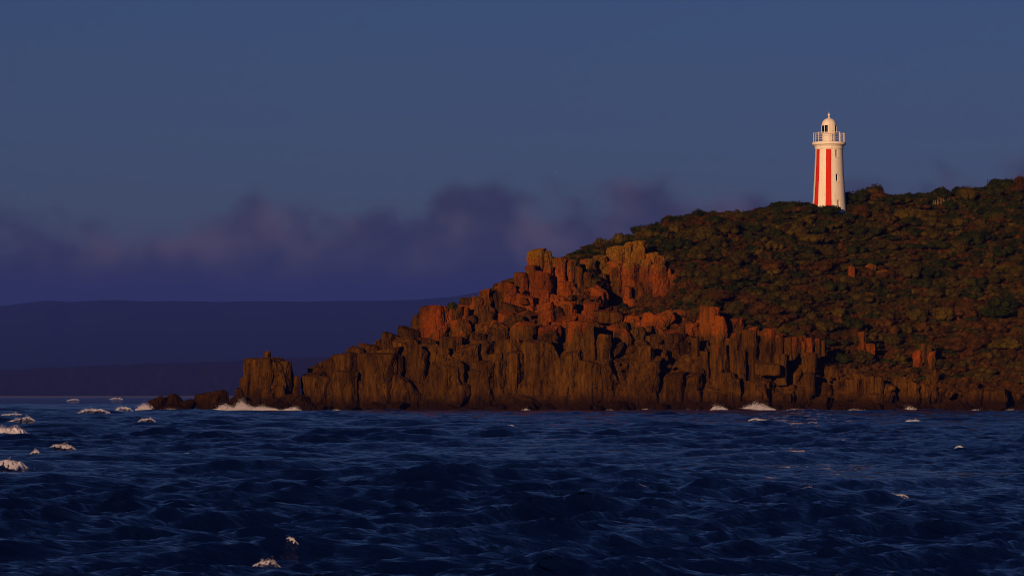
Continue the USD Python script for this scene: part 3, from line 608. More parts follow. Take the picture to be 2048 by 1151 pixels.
# broad pillar faces of the lower cliff
bp = outcrop('rock_outcrop', 'row of broad smooth brown pillars rising from the water below the crag', 'rock outcrop')
for i, (u0, u1, vt, vb, t) in enumerate([(722, 796, 706, 812, .2), (878, 932, 716, 775, .8), (880, 936, 766, 826, -.4), (936, 990, 722, 826, .2), (1012, 1048, 702, 826, 1.2), (1050, 1120, 680, 790, 1.6), (1126, 1188, 642, 800, 3.2), (1188, 1224, 668, 800, 3.4), (1150, 1210, 722, 826, .2), (985, 1016, 706, 800, 2.0), (1270, 1310, 690, 826, 1.0), (660, 716, 742, 828, .2), (606, 664, 752, 828, .6)]):
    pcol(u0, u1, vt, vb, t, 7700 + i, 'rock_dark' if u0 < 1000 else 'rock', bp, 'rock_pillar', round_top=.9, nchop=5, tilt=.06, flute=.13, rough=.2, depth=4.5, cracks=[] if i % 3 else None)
# right hand pillars
rp = outcrop('rock_outcrop', 'upright rock pillars with orange tops at the lower edge of the heath', 'rock outcrop')
for i, (u0, u1, vt, vb, t) in enumerate([(1400, 1436, 612, 720, 10.5), (1428, 1452, 632, 700, 10.2), (1418, 1460, 690, 770, 3.8), (1458, 1476, 678, 760, 4.6), (1486, 1516, 660, 760, 4.8), (1476, 1492, 700, 768, 3.8), (1522, 1552, 657, 745, 4.6), (1546, 1566, 668, 740, 5.2), (1566, 1600, 674, 720, 5.4), (1554, 1576, 708, 770, 4.0), (1602, 1612, 682, 715, 6.2), (1613, 1628, 675, 715, 6.4), (1630, 1641, 676, 715, 6.6), (1642, 1652, 681, 712, 6.6), (1606, 1640, 704, 745, 5.6), (1400, 1420, 702, 780, 3.6), (1440, 1470, 745, 800, 2.0), (1610, 1630, 745, 790, 2.6), (1728, 1752, 752, 800, 1.5), (1748, 1768, 754, 800, 1.7), (1690, 1716, 758, 800, 1.6), (1380, 1400, 675, 730, 6.0)]):
    pcol(u0, u1, vt, vb, t, 7800 + i, 'rock_tipped', rp, 'rock_pillar', round_top=.3, nchop=3, tilt=.05, flute=.08, rough=.14, cracks=[] if i % 2 else None)
sp = outcrop('standing_stone', 'pointed orange stone standing alone in the middle of the heath slope', 'rock')
pcol(1697, 1710, 531, 572, 44.5, 7900, 'rock_red', sp, 'spire', round_top=.9, nchop=3, cracks=[])
pcol(1700, 1716, 556, 576, 44.0, 7901, 'rock_red', sp, 'foot', round_top=.4)
hb = outcrop('boulder', 'low orange boulder up slope and right of the pointed standing stone', 'boulder')
obj('block', boulder(at(1742, 532, D0 + 49), (1.1, 1.0, 1.0), 7902, 3, 7, boxy=.4), M['rock_ochre'], hb); obj('block', boulder(at(1768, 545, D0 + 47.5), (1.5, 1.0, .6), 7903, 3, 7, boxy=.4), M['rock_ochre'], hb)
t2 = outcrop('standing_stone', 'slim ochre stone standing at the foot of the heath right of the pillars', 'rock')
pcol(1718, 1733, 663, 710, 15.5, 7910, 'rock_red', t2, 'spire', round_top=.5, cracks=[]); pcol(1732, 1748, 686, 712, 15.0, 7911, 'rock_red', t2, 'foot', round_top=.5, cracks=[])
t3 = outcrop('rock_outcrop', 'small split orange outcrop low on the heath near the right edge', 'rock outcrop')
pcol(1826, 1846, 700, 745, 15.5, 7920, 'rock_red', t3, 'block', round_top=.8, cracks=[]); pcol(1844, 1853, 688, 725, 16.0, 7921, 'rock_ochre', t3, 'block', round_top=.2, cracks=[]); pcol(1854, 1864, 688, 728, 16.0, 7922, 'rock_ochre', t3, 'block', round_top=.2, cracks=[]); pcol(1856, 1872, 704, 745, 15.4, 7923, 'rock_red', t3, 'block', round_top=.4, cracks=[])

# ------------------------------------------------------------------ lighthouse
LY = D0 + 72.0; LU = 1658.5
lc = at(LU, 440, LY); LPX = LY / F                         # metres per pixel there
lz = lambda v: wz(v, LY) - lc[2]
lh = thing('lighthouse', 'white lighthouse with vertical red stripes on the headland skyline', 'lighthouse', loc=lc)
prof = [(440, 36.2), (415, 33.9), (395, 32.3), (370, 30.8), (345, 29.3), (320, 28.3), (299, 27.6)]
zz = np.linspace(0, lz(299), 40); rads = PchipInterpolator([lz(v) for v, _ in prof], [r * LPX for _, r in prof])
def lathe(pr, n=72): return trimesh.creation.revolve(np.array(pr), sections=n)
tower = lathe([(0, 0)] + [(float(rads(z)), z) for z in zz] + [(0, zz[-1])], 96)
def m3_of(t): return m3.Manifold(m3.Mesh(np.asarray(t.vertices, np.float32), np.asarray(t.faces, np.uint32)))
def face_frame(deg):           # 0 = towards the camera, positive = to the right
    a = math.radians(deg); return np.array([math.sin(a), -math.cos(a), 0]), np.array([math.cos(a), math.sin(a), 0])
def oriented_box(deg, rad, z0, z1, w, d):
    n, s = face_frame(deg); b = trimesh.creation.box([w, d, z1 - z0]); T4 = np.eye(4); T4[:3, 0], T4[:3, 1], T4[:3, 2] = s, -n, (0, 0, 1); T4[:3, 3] = n * rad + np.array([0, 0, (z0 + z1) / 2])
    return b.apply_transform(T4)
wins = [(27, 315.5, 301, .50), (27, 363.5, 349.5, .50), (29, 414, 401, .50)]
tm = m3_of(tower)
if tm.volume() < 0: tower.invert(); tm = m3_of(tower)
for deg, vb, vt, w in wins:
    zm = (lz(vb) + lz(vt)) / 2
    tm = tm - m3_of(oriented_box(deg, float(rads(zm)), lz(vb), lz(vt), w, .9))
obj('tower', tm, M['white_paint'], lh, smooth=30)
for deg, vb, vt, w in wins:
    r = float(rads((lz(vb) + lz(vt)) / 2))
    wd = obj('window', oriented_box(deg, r - .42, lz(vb) + .01, lz(vt) - .01, w - .02, .04), M['dark_lining'], lh, smooth=False)
    obj('sill', oriented_box(deg, r + .02, lz(vb) - .12, lz(vb) - .01, w + .22, .22), M['white_paint'], wd, smooth=False)
def stripe(a0, a1):
    zs = np.linspace(0.05, lz(299.5), 36); an = np.radians(np.linspace(a0, a1, 12))
    P = np.array([[(math.sin(a) * (rads(z) + .012), -math.cos(a) * (rads(z) + .012), z) for a in an] for z in zs])
    Q = np.array([[(math.sin(a) * (rads(z) - .05), -math.cos(a) * (rads(z) - .05), z) for a in an] for z in zs])
    n1, n2 = P.shape[:2]; f = grid_quads(n1, n2); k = n1 * n2
    rim = [i * n2 for i in range(n1)] + [(n1 - 1) * n2 + j for j in range(1, n2)] + [i * n2 + n2 - 1 for i in range(n1 - 2, -1, -1)] + [j for j in range(n2 - 2, 0, -1)]
    rim = np.array(rim); nx = np.roll(rim, -1)
    return np.vstack([P.reshape(-1, 3), Q.reshape(-1, 3)]), np.vstack([f, f[:, ::-1] + k, np.stack([nx, rim, rim + k, nx + k], -1)])
for a0, a1 in ((-69, -47), (-17.5, 3.5)):
    obj('stripe', stripe(a0, a1), M['red_paint'], lh, smooth=30)
cb = [(math.sin(math.radians(6)) * (float(rads(z)) + .03), -math.cos(math.radians(6)) * (float(rads(z)) + .03), z) for z in np.linspace(.1, lz(299), 14)]
def tube(pts, r, n=8):
    pts = np.asarray(pts, float); t = np.gradient(pts, axis=0); t /= np.linalg.norm(t, axis=1, keepdims=True)
    ref = np.where(np.abs(t[:, 2:3]) > .9, [[1., 0, 0]], [[0, 0, 1.]]); a = np.cross(t, ref); a /= np.linalg.norm(a, axis=1, keepdims=True); b = np.cross(t, a)
    an = np.arange(n) / n * 2 * math.pi; r = np.broadcast_to(np.asarray(r, float), (len(pts),))
    P = pts[:, None] + r[:, None, None] * (np.cos(an)[None, :, None] * a[:, None] + np.sin(an)[None, :, None] * b[:, None])
    q = grid_quads(len(pts), n, True); V = np.vstack([P.reshape(-1, 3), pts[0], pts[-1]]); k = len(pts) * n
    c0 = np.stack([(np.arange(n) + 1) % n, np.arange(n), np.full(n, k)], -1); c1 = np.stack([k - n + np.arange(n), k - n + (np.arange(n) + 1) % n, np.full(n, k + 1)], -1)
    return V, np.vstack([q[:, [0, 1, 2]], q[:, [0, 2, 3]], c0, c1])
obj('conductor_cable', tube(cb, .022, 6), M['white_paint'], lh)
R = lambda px: px * LPX
obj('cornice', lathe([(0, lz(299) + .004), (R(27.6) + .02, lz(299) + .004), (R(28.9), lz(297.5)), (R(28.9), lz(296)), (R(28.2), lz(295)), (R(29.2), lz(293)), (R(30.4), lz(291.2)), (R(31.2), lz(290.6)), (0, lz(290.6))]), M['white_paint'], lh, smooth=30)
obj('gallery', lathe([(0, lz(290.4)), (R(32.6), lz(290.4)), (R(34), lz(289)), (R(34), lz(285.6)), (R(33.2), lz(284.6)), (0, lz(284.4))]), M['white_paint'], lh, smooth=30)
deck = lz(284.4)
rl = lz(266.3)
posts = [-88, -46, -4, 36, 62, 90, 128, 160, 200, 236]
ring = np.radians(np.linspace(0, 360, 73))
rail = obj('railing', tube(np.column_stack([R(31.6) * np.sin(ring), -R(31.6) * np.cos(ring), np.full(73, rl)]), .04, 6), M['white_paint'], lh)
for v in (270.5, 275, 279.2):
    obj('rail', tube(np.column_stack([R(31.6) * np.sin(ring), -R(31.6) * np.cos(ring), np.full(73, lz(v))]), .026, 6), M['white_paint'], rail)
for d in posts:
    a = math.radians(d); x, y = R(31.6) * math.sin(a), -R(31.6) * math.cos(a)
    obj('rail_post', tube([(x, y, deck), (x, y, rl + .06)], .055 if d != 36 else .10, 8), M['white_paint'], rail)
r0 = R(14.2)
obj('lantern_base', lathe([(0, deck + .003), (r0, deck + .003), (r0, lz(268.5)), (r0 + .06, lz(268)), (r0 + .06, lz(267)), (0, lz(267))]), M['white_paint'], lh, smooth=30)
rz0, rz1 = lz(266.9), lz(250.6); rg = R(14.6)
mull = [-90, -44, -9, 42, 80, 116, 152, 188, 224]
lan = obj('lantern_frame', trimesh.util.concatenate([lathe([(rg - .12, rz0), (rg + .05, rz0), (rg + .05, rz0 + .08), (rg - .12, rz0 + .08), (rg - .12, rz0)]), lathe([(rg - .12, rz1 - .08), (rg + .06, rz1 - .08), (rg + .06, rz1), (rg - .12, rz1), (rg - .12, rz1 - .08)])]), M['white_paint'], lh, smooth=30)
for d in mull: obj('mullion', oriented_box(d, rg, rz0 + .08, rz1 - .08, .10 if d != -9 else .22, .12), M['white_paint'], lan, smooth=False)
def arc_panel(a0, a1, rad, th_, z0, z1, n=8):
    an = np.radians(np.linspace(a0, a1, n)); P = []
    for r_ in (rad, rad - th_):
        for z in (z0, z1): P.append([(r_ * math.sin(a), -r_ * math.cos(a), z) for a in an])
    P = np.array(P); q = []
    for j in range(n - 1):
        o0, o1, i0, i1 = j, n + j, 2 * n + j, 3 * n + j
        q += [(o0, o0 + 1, o1 + 1, o1), (i0 + 1, i0, i1, i1 + 1), (o1, o1 + 1, i1 + 1, i1), (i0, i0 + 1, o0 + 1, o0)]
    q += [(0, n, 3 * n, 2 * n), (n - 1, 3 * n - 1, 4 * n - 1, 2 * n - 1)]
    return P.reshape(-1, 3), np.array(q)
for i in range(len(mull)):
    a0, a1 = mull[i], mull[(i + 1) % len(mull)]
    if a1 < a0: a1 += 360
    solid = (a0 == -9)
    obj('blank_panel' if solid else 'pane', arc_panel(a0 + 1, a1 - 1, rg - .01, .03, rz0 + .08, rz1 - .08), M['white_paint' if solid else 'pane'], lan, smooth=30)
obj('lens', lathe([(0, rz0 + .1), (.42, rz0 + .1), (.55, rz0 + .4), (.58, (rz0 + rz1) / 2), (.55, rz1 - .4), (.4, rz1 - .12), (0, rz1 - .12)], 32), M['lens_glass'], lh, smooth=30)
obj('lining', arc_panel(100, 260, rg - .16, .03, rz0 + .02, rz1 - .02, 20), M['dark_lining'], lh, smooth=30)
obj('lining', arc_panel(-8, 41, rg - .07, .03, rz0 + .02, rz1 - .02, 8), M['dark_lining'], lh, smooth=30)
dm = [(0, rz1 + .004), (R(15.2), rz1 + .004), (R(15.2), rz1 + .10)] + [(R(14.4) * math.cos(a), rz1 + .12 + R(13.2) * math.sin(a)) for a in np.linspace(0, math.pi / 2 - .12, 14)]
zt = rz1 + .12 + R(13.2) * math.sin(math.pi / 2 - .12)
dome = obj('dome', lathe(dm + [(0, zt + .01)]), M['white_paint'], lh, smooth=40)
fz = [(0, zt - .02), (R(2.7), zt - .02), (R(1.9), zt + R(1.2)), (R(1.15), zt + R(2.6)), (R(1.05), zt + R(4.2))] + [(R(2.55) * math.cos(a), zt + R(6.6) + R(2.6) * math.sin(a)) for a in np.linspace(-1.1, 1.45, 10)] + [(.025, zt + R(9.4)), (.02, zt + R(12.5)), (0, zt + R(12.5))]
obj('finial', lathe(fz, 24), M['white_paint'], dome, smooth=40)

# ------------------------------------------------------------------ heath
VR = np.random.default_rng(41)
def leaf_cloud(lobes, n, size, rng, flat=0.3):
    """leaf-sized faces spread over and in a few overlapping lobes; lobes: (x, y, z, rx, rz)"""
    V, Fc = [], []
    ar = np.array([l[3] ** 2 for l in lobes]); pk = rng.choice(len(lobes), n, p=ar / ar.sum())
    d = rng.normal(size=(n, 3)); d /= np.linalg.norm(d, axis=1, keepdims=True); d[:, 2] = np.abs(d[:, 2]) * 1.0 - 0.25 * (rng.uniform(size=n) < .35)
    L = np.array(lobes)[pk]; sc = rng.uniform(0.78, 1.05, n)[:, None]
    sc = sc * rng.choice([.9, 1.0, 1.12, 1.25], n, p=[.4, .35, .17, .08])[:, None]
    c = L[:, :3] + d * np.column_stack([L[:, 3], L[:, 3], L[:, 4]]) * sc
    nrm = d + rng.normal(0, 0.65, (n, 3)); nrm /= np.linalg.norm(nrm, axis=1, keepdims=True)
    a = np.cross(nrm, rng.normal(size=(n, 3))); a /= np.linalg.norm(a, axis=1, keepdims=True); b = np.cross(nrm, a)
    s = size * rng.uniform(0.6, 1.35, n)[:, None]
    P = np.stack([c - a * s * .5, c + b * s * .32, c + a * s * .6, c - b * s * .32], 1) + nrm[:, None] * 0
    f = np.arange(n)[:, None] * 4
    return P.reshape(-1, 3), np.vstack([np.hstack([f, f + 1, f + 2]), np.hstack([f, f + 2, f + 3])])
def shrub_mesh(seed, r, h, nl, leaf, n):
    rng = np.random.default_rng(seed); lobes = []
    for k in range(nl):
        a, q = rng.uniform(0, 6.283), math.sqrt(rng.uniform(0, 1)) * 0.72
        s = rng.uniform(.28, .5)
        lobes.append((math.cos(a) * q * r, math.sin(a) * q * r, h * (1 - .55 * q * q) * rng.uniform(.45, .72), s * r, s * h * .75))
    v, f = leaf_cloud(lobes, n, leaf, rng)
    core = []
    for l in lobes:
        m = ICO[2]; P = np.array(m.vertices) * [l[3] * .8, l[3] * .8, l[4] * .8]; P = P * (1 + 0.35 * (meshkit.fbm(P * 3 + l[0], 2, seed) - .5))[:, None] + l[:3]
        core.append((P, np.array(m.faces)))
    return join([(v, f)] + core)
SHAPES = [(2.1, 2.3, 9, .26, 1300), (1.7, 2.1, 7, .24, 1000), (1.3, 1.7, 6, .22, 800), (2.6, 2.0, 11, .26, 1500)]
KINDS = [('olive', 'leaf_olive'), ('dark green', 'leaf_green'), ('russet', 'leaf_russet'), ('ochre', 'leaf_ochre')]
CLS = {}
for kn, mt in KINDS:
    for j, (r, h, nl, lf, n) in enumerate(SHAPES):
        pth = f'/World/{kn.replace(" ", "_")}_shrub_class_{j + 1}'
        c = stage.CreateClassPrim(pth); c.SetTypeName('Xform')
        usdkit.mesh(stage, pth + '/foliage', shrub_mesh(hash((len(kn), j)) % 1000 + j * 17 + len(kn) * 131, r, h, nl, lf, n), M[mt], False)
        V, Fc = tube([(0, 0, -.6), (.05, .02, .2), (.1, -.05, h * .5)], [.11, .09, .05], 6)
        usdkit.mesh(stage, pth + '/stem', (V, Fc), M['bark'], True)
        CLS[(kn, j)] = pth
def place(pth, name, X, Y, Z, rz, s, label, group, cat='shrub'):
    x = UsdGeom.Xform.Define(stage, numbered('/World/' + name))
    x.AddTranslateOp().Set(Gf.Vec3d(float(X), float(Y), float(Z))); x.AddRotateZOp().Set(float(rz)); x.AddScaleOp().Set(Gf.Vec3f(*map(float, s)))
    p = x.GetPrim(); p.GetReferences().AddInternalReference(pth); p.SetInstanceable(True)
    return tag(p, label, cat, group)
ZONES = {'crest': 'on the crest of the heath, against the sky', 'high': 'on the upper heath slope below the crest', 'mid': 'on the middle of the heath slope', 'low': 'on the lower heath just above the rocks'}
SHAPE_WORDS = ['broad', 'rounded', 'small', 'wide low']
def shrub_words(kn, j, zone, u, fr):
    side = next(w for lim, w in ((1400, 'right behind the ochre crag'), (1510, 'between crag and lighthouse'), (1610, 'left of the lighthouse'), (1700, 'below the lighthouse'), (1790, 'just right of the lighthouse'), (1930, 'near the bare twigs'), (1990, 'near the right edge'), (9999, 'at the right edge')) if u < lim)
    if zone == 'low': side = next(w for lim, w in ((1470, 'above the leftmost pillars'), (1580, 'above the middle pillars'), (1680, 'right of the square pillars'), (1790, 'around the slim stone'), (1850, 'left of the split outcrop'), (1930, 'right of the split outcrop'), (1995, 'near the right edge'), (9999, 'at the right edge')) if u < lim)
    where = {'crest': 'on the skyline', 'high': 'just under the crest' if fr < .2 else 'high on the heath', 'mid': 'above mid heath' if fr < .48 else 'below mid heath', 'low': 'low on the heath' if fr < .8 else 'at the foot of the heath'}[zone]
    return f'{SHAPE_WORDS[j]} {kn} shrub {where}, {side}', f'{SHAPE_WORDS[j]} {kn} shrubs {where}, {side}'
spots = []
def free(x, y, d): return all((x - a) ** 2 + (y - b) ** 2 > d * d for a, b in spots)
# distinct bushes the photograph shows: (u, row of foot, t, kind, shape, scale, label)
for (u, v, t, kn, j, s, lb) in [
        (1302, 622, 31.5, 'russet', 0, (1.35, 1.1, 1.6), 'dark brown bush at the foot of the red crag face'), (1300, 640, 24, 'dark green', 2, (1.5, 1, 1), 'low dark green bush above the tipped slab'),
        (907, 618, 17.2, 'dark green', 2, (.85, .8, 1.1), 'small round green bush growing beside the orange fluted block'),
        (1150, 606, 22, 'russet', 1, (1.0, 1, 1.1), 'rounded red brown bush on the ledge below the skyline block'),
        (2012, 538, 52, 'ochre', 0, (1.1, 1, .8), 'pale yellowish mounded shrub near the right edge of the heath'), (1915, 507, 57, 'olive', 0, (1.4, 1.2, 1.3), 'big dome shaped olive shrub high on the right of the heath'),
        (1820, 435, 70, 'ochre', 3, (1.25, 1.1, 1.5), 'large yellow olive shrub with knobbly crown below the skyline right of the lighthouse'),
        (1845, 396, 82, 'dark green', 3, (.95, 1, 1.25), 'flat topped dark green shrub on the skyline right of the lighthouse'), (1880, 396, 83, 'dark green', 3, (1.1, 1, 1.4), 'broad dark green shrub on the skyline with a smooth domed crown'),
        (2000, 384, 84, 'dark green', 3, (1.3, 1.1, 1.9), 'tall domed dark green shrub on the skyline near the right edge'), (2045, 374, 86, 'russet', 1, (1.1, 1, 2.0), 'twiggy reddish shrub on the skyline at the right edge'),
        (1430, 606, 22, 'dark green', 1, (1.1, 1, 1.1), 'round dark green bush above the leftmost orange topped pillar'), (1850, 690, 24, 'olive', 0, (1.9, 1.2, 1.2), 'wide olive dome of scrub above the split orange outcrop'),
        (1665, 580, 40, 'dark green', 0, (1.1, 1, 1.1), 'rounded green shrub left of the pointed standing stone'), (1680, 700, 14, 'dark green', 0, (1.2, 1, 1.1), 'dark green bush between the square pillars and the slim stone')]:
    Y = D0 + t; x = (u - 1024) / F * Y; z = gf1(x, Y) - .75
    zz_ = max(z, wz(v, Y) - .4) if lb.find('bush') >= 0 and u < 1310 else z
    place(CLS[(kn, j)], 'shrub', x, Y, zz_, VR.uniform(0, 360), s, lb, None); spots.append((x, Y))
def v_of(x, Y): return 791 - (g1(x, Y) - CAMZ) / Y * F
cnt = len(spots)
tries = 0
while tries < 16000:
    tries += 1
    u = VR.uniform(1180, 2120); t = VR.uniform(15, 92)
    Y = D0 + t; x = (u - 1024) / F * Y
    if t < rock_depth(u) + 2.0: continue
    if 1180 < u < 1362 and t < 39.5: continue
    if u < 1290 and (t < 52 or v_of(x, Y) < 492): continue
    if u > 1560 and abs(u - LU) < 40 and t > 67.5: continue
    v = 791 - (g1(x, Y) - CAMZ) / Y * F
    fr = (v - 400) / 330.0         # 0 = crest, 1 = foot
    pg = meshkit.noise(np.array([x / 9, Y / 9, 0.3]), 77)
    if fr > 0.55 and VR.uniform() < 0.55 * (pg + .3): continue      # dry grass shows between the lower shrubs
    if cnt < 285:
        d = 2.7
        if not free(x, Y, d): continue
        zone = 'crest' if t > 62 and fr < .15 else 'high' if fr < .35 else 'mid' if fr < .62 else 'low'
        w = {'crest': (.25, .6, .15, .0), 'high': (.38, .34, .22, .06), 'mid': (.52, .16, .22, .10), 'low': (.42, .12, .40, .06)}[zone]
        kn = KINDS[int(VR.choice(4, p=np.array(w) / sum(w)))][0]
        j = int(VR.integers(0, 4)); s = VR.uniform(.8, 1.45)
        place(CLS[(kn, j)], 'shrub', x, Y, gf1(x, Y) - .65, VR.uniform(0, 360), (s * VR.uniform(.9, 1.15), s, s * VR.uniform(.85, 1.2)), *shrub_words(kn, j, zone, u, fr))
        spots.append((x, Y)); cnt += 1
print('shrubs', cnt)
def instancer(name, protos, P, idx, rots, scales, kind='stuff', label=None, cat=None):
    pi = UsdGeom.PointInstancer.Define(stage, '/World/' + name)
    paths = []
    for k, (mesh, mat) in enumerate(protos):
        pp = f'/World/{name}/prototypes/plant_{k + 1:03d}'
        usdkit.mesh(stage, pp, mesh, mat, False); paths.append(Sdf.Path(pp))
    pi.CreatePrototypesRel().SetTargets(paths)
    pi.CreateProtoIndicesAttr(Vt.IntArray([int(i) for i in idx]))
    pi.CreatePositionsAttr(Vt.Vec3fArray([Gf.Vec3f(*map(float, p)) for p in P]))
    pi.CreateOrientationsAttr(Vt.QuathArray([Gf.Quath(math.cos(a / 2), 0, 0, math.sin(a / 2)) for a in rots]))
    pi.CreateScalesAttr(Vt.Vec3fArray([Gf.Vec3f(*map(float, s)) for s in scales]))
    return tag(pi.GetPrim(), label, cat, None, kind)
# small scrub between the shrubs
P, I, Rz, S = [], [], [], []
SCRUB = [(0, 'leaf_olive'), (1, 'leaf_green'), (2, 'leaf_russet'), (3, 'leaf_ochre'), (4, 'leaf_olive')]
protos = [(shrub_mesh(900 + k, .95, .8, 5, .20, 420), M[m]) for k, m in SCRUB]
for _ in range(13000):
    u = VR.uniform(1040, 2200); t = VR.uniform(12, 100); Y = D0 + t; x = (u - 1024) / F * Y
    rd = float(rock_depth(u))
    if t < rd + VR.uniform(-1.0, 1.5): continue
    if 1180 < u < 1362 and 33 < t < 40: continue
    if u > 1560 and abs(u - LU) < 40 and t > 68.5: continue
    v = 791 - (g1(x, Y) - CAMZ) / Y * F; fr = (v - 400) / 330
    if VR.uniform() < np.interp(fr, [0.3, .6, .9], [0, .18, .42]): continue
    w = np.array([np.interp(fr, [0, .5, 1], [.25, .45, .35]), np.interp(fr, [0, .4, 1], [.75, .30, .12]), np.interp(fr, [0, .5, 1], [.2, .25, .5]), .06, .15]); w /= w.sum()
    P.append((x, Y, gf1(x, Y) - .6)); I.append(VR.choice(5, p=w)); Rz.append(VR.uniform(0, 6.28)); s = .5 + 1.5 * VR.uniform() ** 1.8; S.append((s * 1.1, s, s * VR.uniform(.8, 1.2)))
instancer('heath_scrub', protos, P, I, Rz, S, label='low mixed scrub covering the heath between the larger shrubs', cat='scrub')
print('scrub', len(P))
# dry grass
def tuft(seed, n=70, h=.55, r=.45):
    rng = np.random.default_rng(seed); V, Fc = [], []
    for k in range(n):
        a, q = rng.uniform(0, 6.28), r * math.sqrt(rng.uniform()); x, y = q * math.cos(a), q * math.sin(a)
        l = h * rng.uniform(.6, 1.2); dx, dy = rng.normal(0, .35, 2) * l; w = rng.uniform(.02, .045); ca, sa = math.cos(a + 1.57) * w, math.sin(a + 1.57) * w
        b = len(V); V += [(x - ca, y - sa, 0), (x + ca, y + sa, 0), (x + dx * .5 + ca * .7, y + dy * .5 + sa * .7, l * .6), (x + dx, y + dy, l)]; Fc += [(b, b + 1, b + 2), (b, b + 2, b + 3)]
    return np.array(V), np.array(Fc)
P, I, Rz, S = [], [], [], []
for _ in range(9000):
    u = VR.uniform(1060, 2150); t = VR.uniform(8, 70); Y = D0 + t; x = (u - 1024) / F * Y
    rd = float(rock_depth(u))
    if t < rd - 3.5: continue
    if t < rd and VR.uniform() < .6: continue
    v = 791 - (g1(x, Y) - CAMZ) / Y * F; fr = (v - 400) / 330
    if VR.uniform() > np.interp(fr, [.1, .4, .7, 1], [.05, .35, .9, 1]): continue
    P.append((x, Y, gf1(x, Y) - .52)); I.append(VR.integers(0, 3)); Rz.append(VR.uniform(0, 6.28)); s = VR.uniform(.7, 1.5); S.append((s, s, s * VR.uniform(.8, 1.3)))
instancer('dry_grass', [(tuft(3), M['dry_grass']), (tuft(4, 60, .7), M['dry_grass']), (tuft(5, 80, .45, .6), M['leaf_russet'])], P, I, Rz, S, label='dry orange brown grass between the shrubs and rocks', cat='grass')
# bare pale stems near the skyline
bs = thing('bare_stems', 'row of bare pale twigs standing below the skyline right of the lighthouse', 'dead shrub')
for k in range(17):
    u = 1866 + k * 2.9 + VR.normal(0, .7); Y = D0 + 75 + VR.normal(0, .3); v0 = 416; a = at(u, v0, Y); h = float(VR.uniform(.75, 1.3)); dx1, dx2 = VR.normal(0, .08), VR.normal(0, .22)
    a[2] = max(a[2], gf1(a[0], Y) - .4)
    obj('stem', tube([a, a + np.array([dx1, 0, h * .6 + .4]), a + np.array([dx2, 0, h + .6])], np.array([.05, .04, .02]), 5), M['pale_twig'], bs)

# ------------------------------------------------------------------ foam and spray
OCT = np.array([(1, 0, 0), (-1, 0, 0), (0, 1, 0), (0, -1, 0), (0, 0, 1), (0, 0, -1)], float)
OCF = np.array([(0, 2, 4), (2, 1, 4), (1, 3, 4), (3, 0, 4), (2, 0, 5), (1, 2, 5), (3, 1, 5), (0, 3, 5)])
def flecks(C, s, rng):
    n = len(C); P = OCT[None] * (s[:, None, None] * rng.uniform(.6, 1.4, (n, 1, 3))) * rng.uniform(.75, 1.25, (n, 6, 1)) + C[:, None]
    return P.reshape(-1, 3), (np.arange(n)[:, None, None] * 6 + OCF[None]).reshape(-1, 3)
FR = np.random.default_rng(53)
def whitecap(k):
    """broken foam on a crest: a lacy sheet lying on the crest and its near face, cut by streaky noise"""
    u, v, wpx, hpx, turn, st_, lb = WHITECAPS[k]; x0, y0, a, L, wd, turn = RIDGES[k]
    mpp = y0 / F; n1, n2 = int(np.clip(wpx * 2.2, 44, 180)), int(np.clip(hpx * 4.5, 20, 90))
    S, Q = np.meshgrid(np.linspace(-1.7, 1.7, n1) * L, np.linspace(-.7, 1.75, n2) * wd)
    jit = FR.normal(0, .16, (2,) + S.shape) * [[[2.5 * L / n1]], [[2.4 * wd / n2]]]
    S = S + jit[0]; Q = Q + jit[1]
    x = x0 + S * math.cos(turn) + Q * math.sin(turn); y = y0 + S * math.sin(turn) - Q * math.cos(turn)
    sp = np.full(S.shape, max(.12, y0 * .0016))
    P = sea_surface(x, y, sp)
    s_, q_ = S / L, Q / wd
    env = np.exp(-np.abs(s_ / .98) ** 3) * np.exp(-np.maximum(q_ - .25, 0) ** 2 / .55) * np.clip((q_ + .7) / .4, 0, 1)
    lace = meshkit.fbm(np.stack([s_ * (2.5 + wpx / 14) + k * 7.1, q_ * 2.6 + s_ * 1.5, 0 * s_], -1), 5, k + 3)
    lump = meshkit.fbm(np.stack([s_ * 6 + k * 3.3, q_ * 3, 0 * s_ + .5], -1), 4, k + 40)
    P[..., 2] += .04 * hpx * mpp + .07 * hpx * mpp * env + a * .45 * np.clip(lump * 2.4 - .75, 0, 1.1) * env * np.exp(-(q_ / .45) ** 2)
    keep = (lace * 1.15 + .58 * env * st_ + FR.normal(0, .06, S.shape)) > .97
    q4 = grid_quads(n2, n1); q4 = q4[keep.ravel()[q4[:, 0]] & keep.ravel()[q4[:, 2]]]
    D = []
    nd = int(120 * st_ + wpx * 9 * st_)                                   # droplets torn off the top
    ds, dh = FR.uniform(-1.05, 1.05, nd) * L, np.abs(FR.normal(0, 1, nd))
    base = sea_surface((x0 + ds * math.cos(turn))[:, None], (y0 + ds * math.sin(turn))[:, None], np.full((nd, 1), sp[0, 0]))[:, 0]
    base[:, 2] += .08 * hpx * mpp * np.exp(-np.abs(ds / L / .98) ** 3) + dh * a * .30 * (.35 + 1.3 * meshkit.noise(np.column_stack([ds / L * 4 + k, 0 * ds, 0 * ds]), 8)) * np.exp(-np.abs(ds / L / .9) ** 3)
    V, Fc = flecks(base, mpp * FR.uniform(.2, .6, nd), FR)
    p = thing('whitecap', lb, 'wave foam')
    if len(q4):
        V = np.vstack([V, P.reshape(-1, 3)]); k0 = len(V) - P[..., 0].size
        Fc = np.vstack([Fc, q4[:, [0, 1, 2]] + k0, q4[:, [0, 2, 3]] + k0])
    us_ = np.unique(Fc); mp = np.zeros(len(V), int); mp[us_] = np.arange(len(us_))
    tag(obj('foam', (V[us_], mp[Fc]), M['foam'], p, smooth=False), kind='stuff')
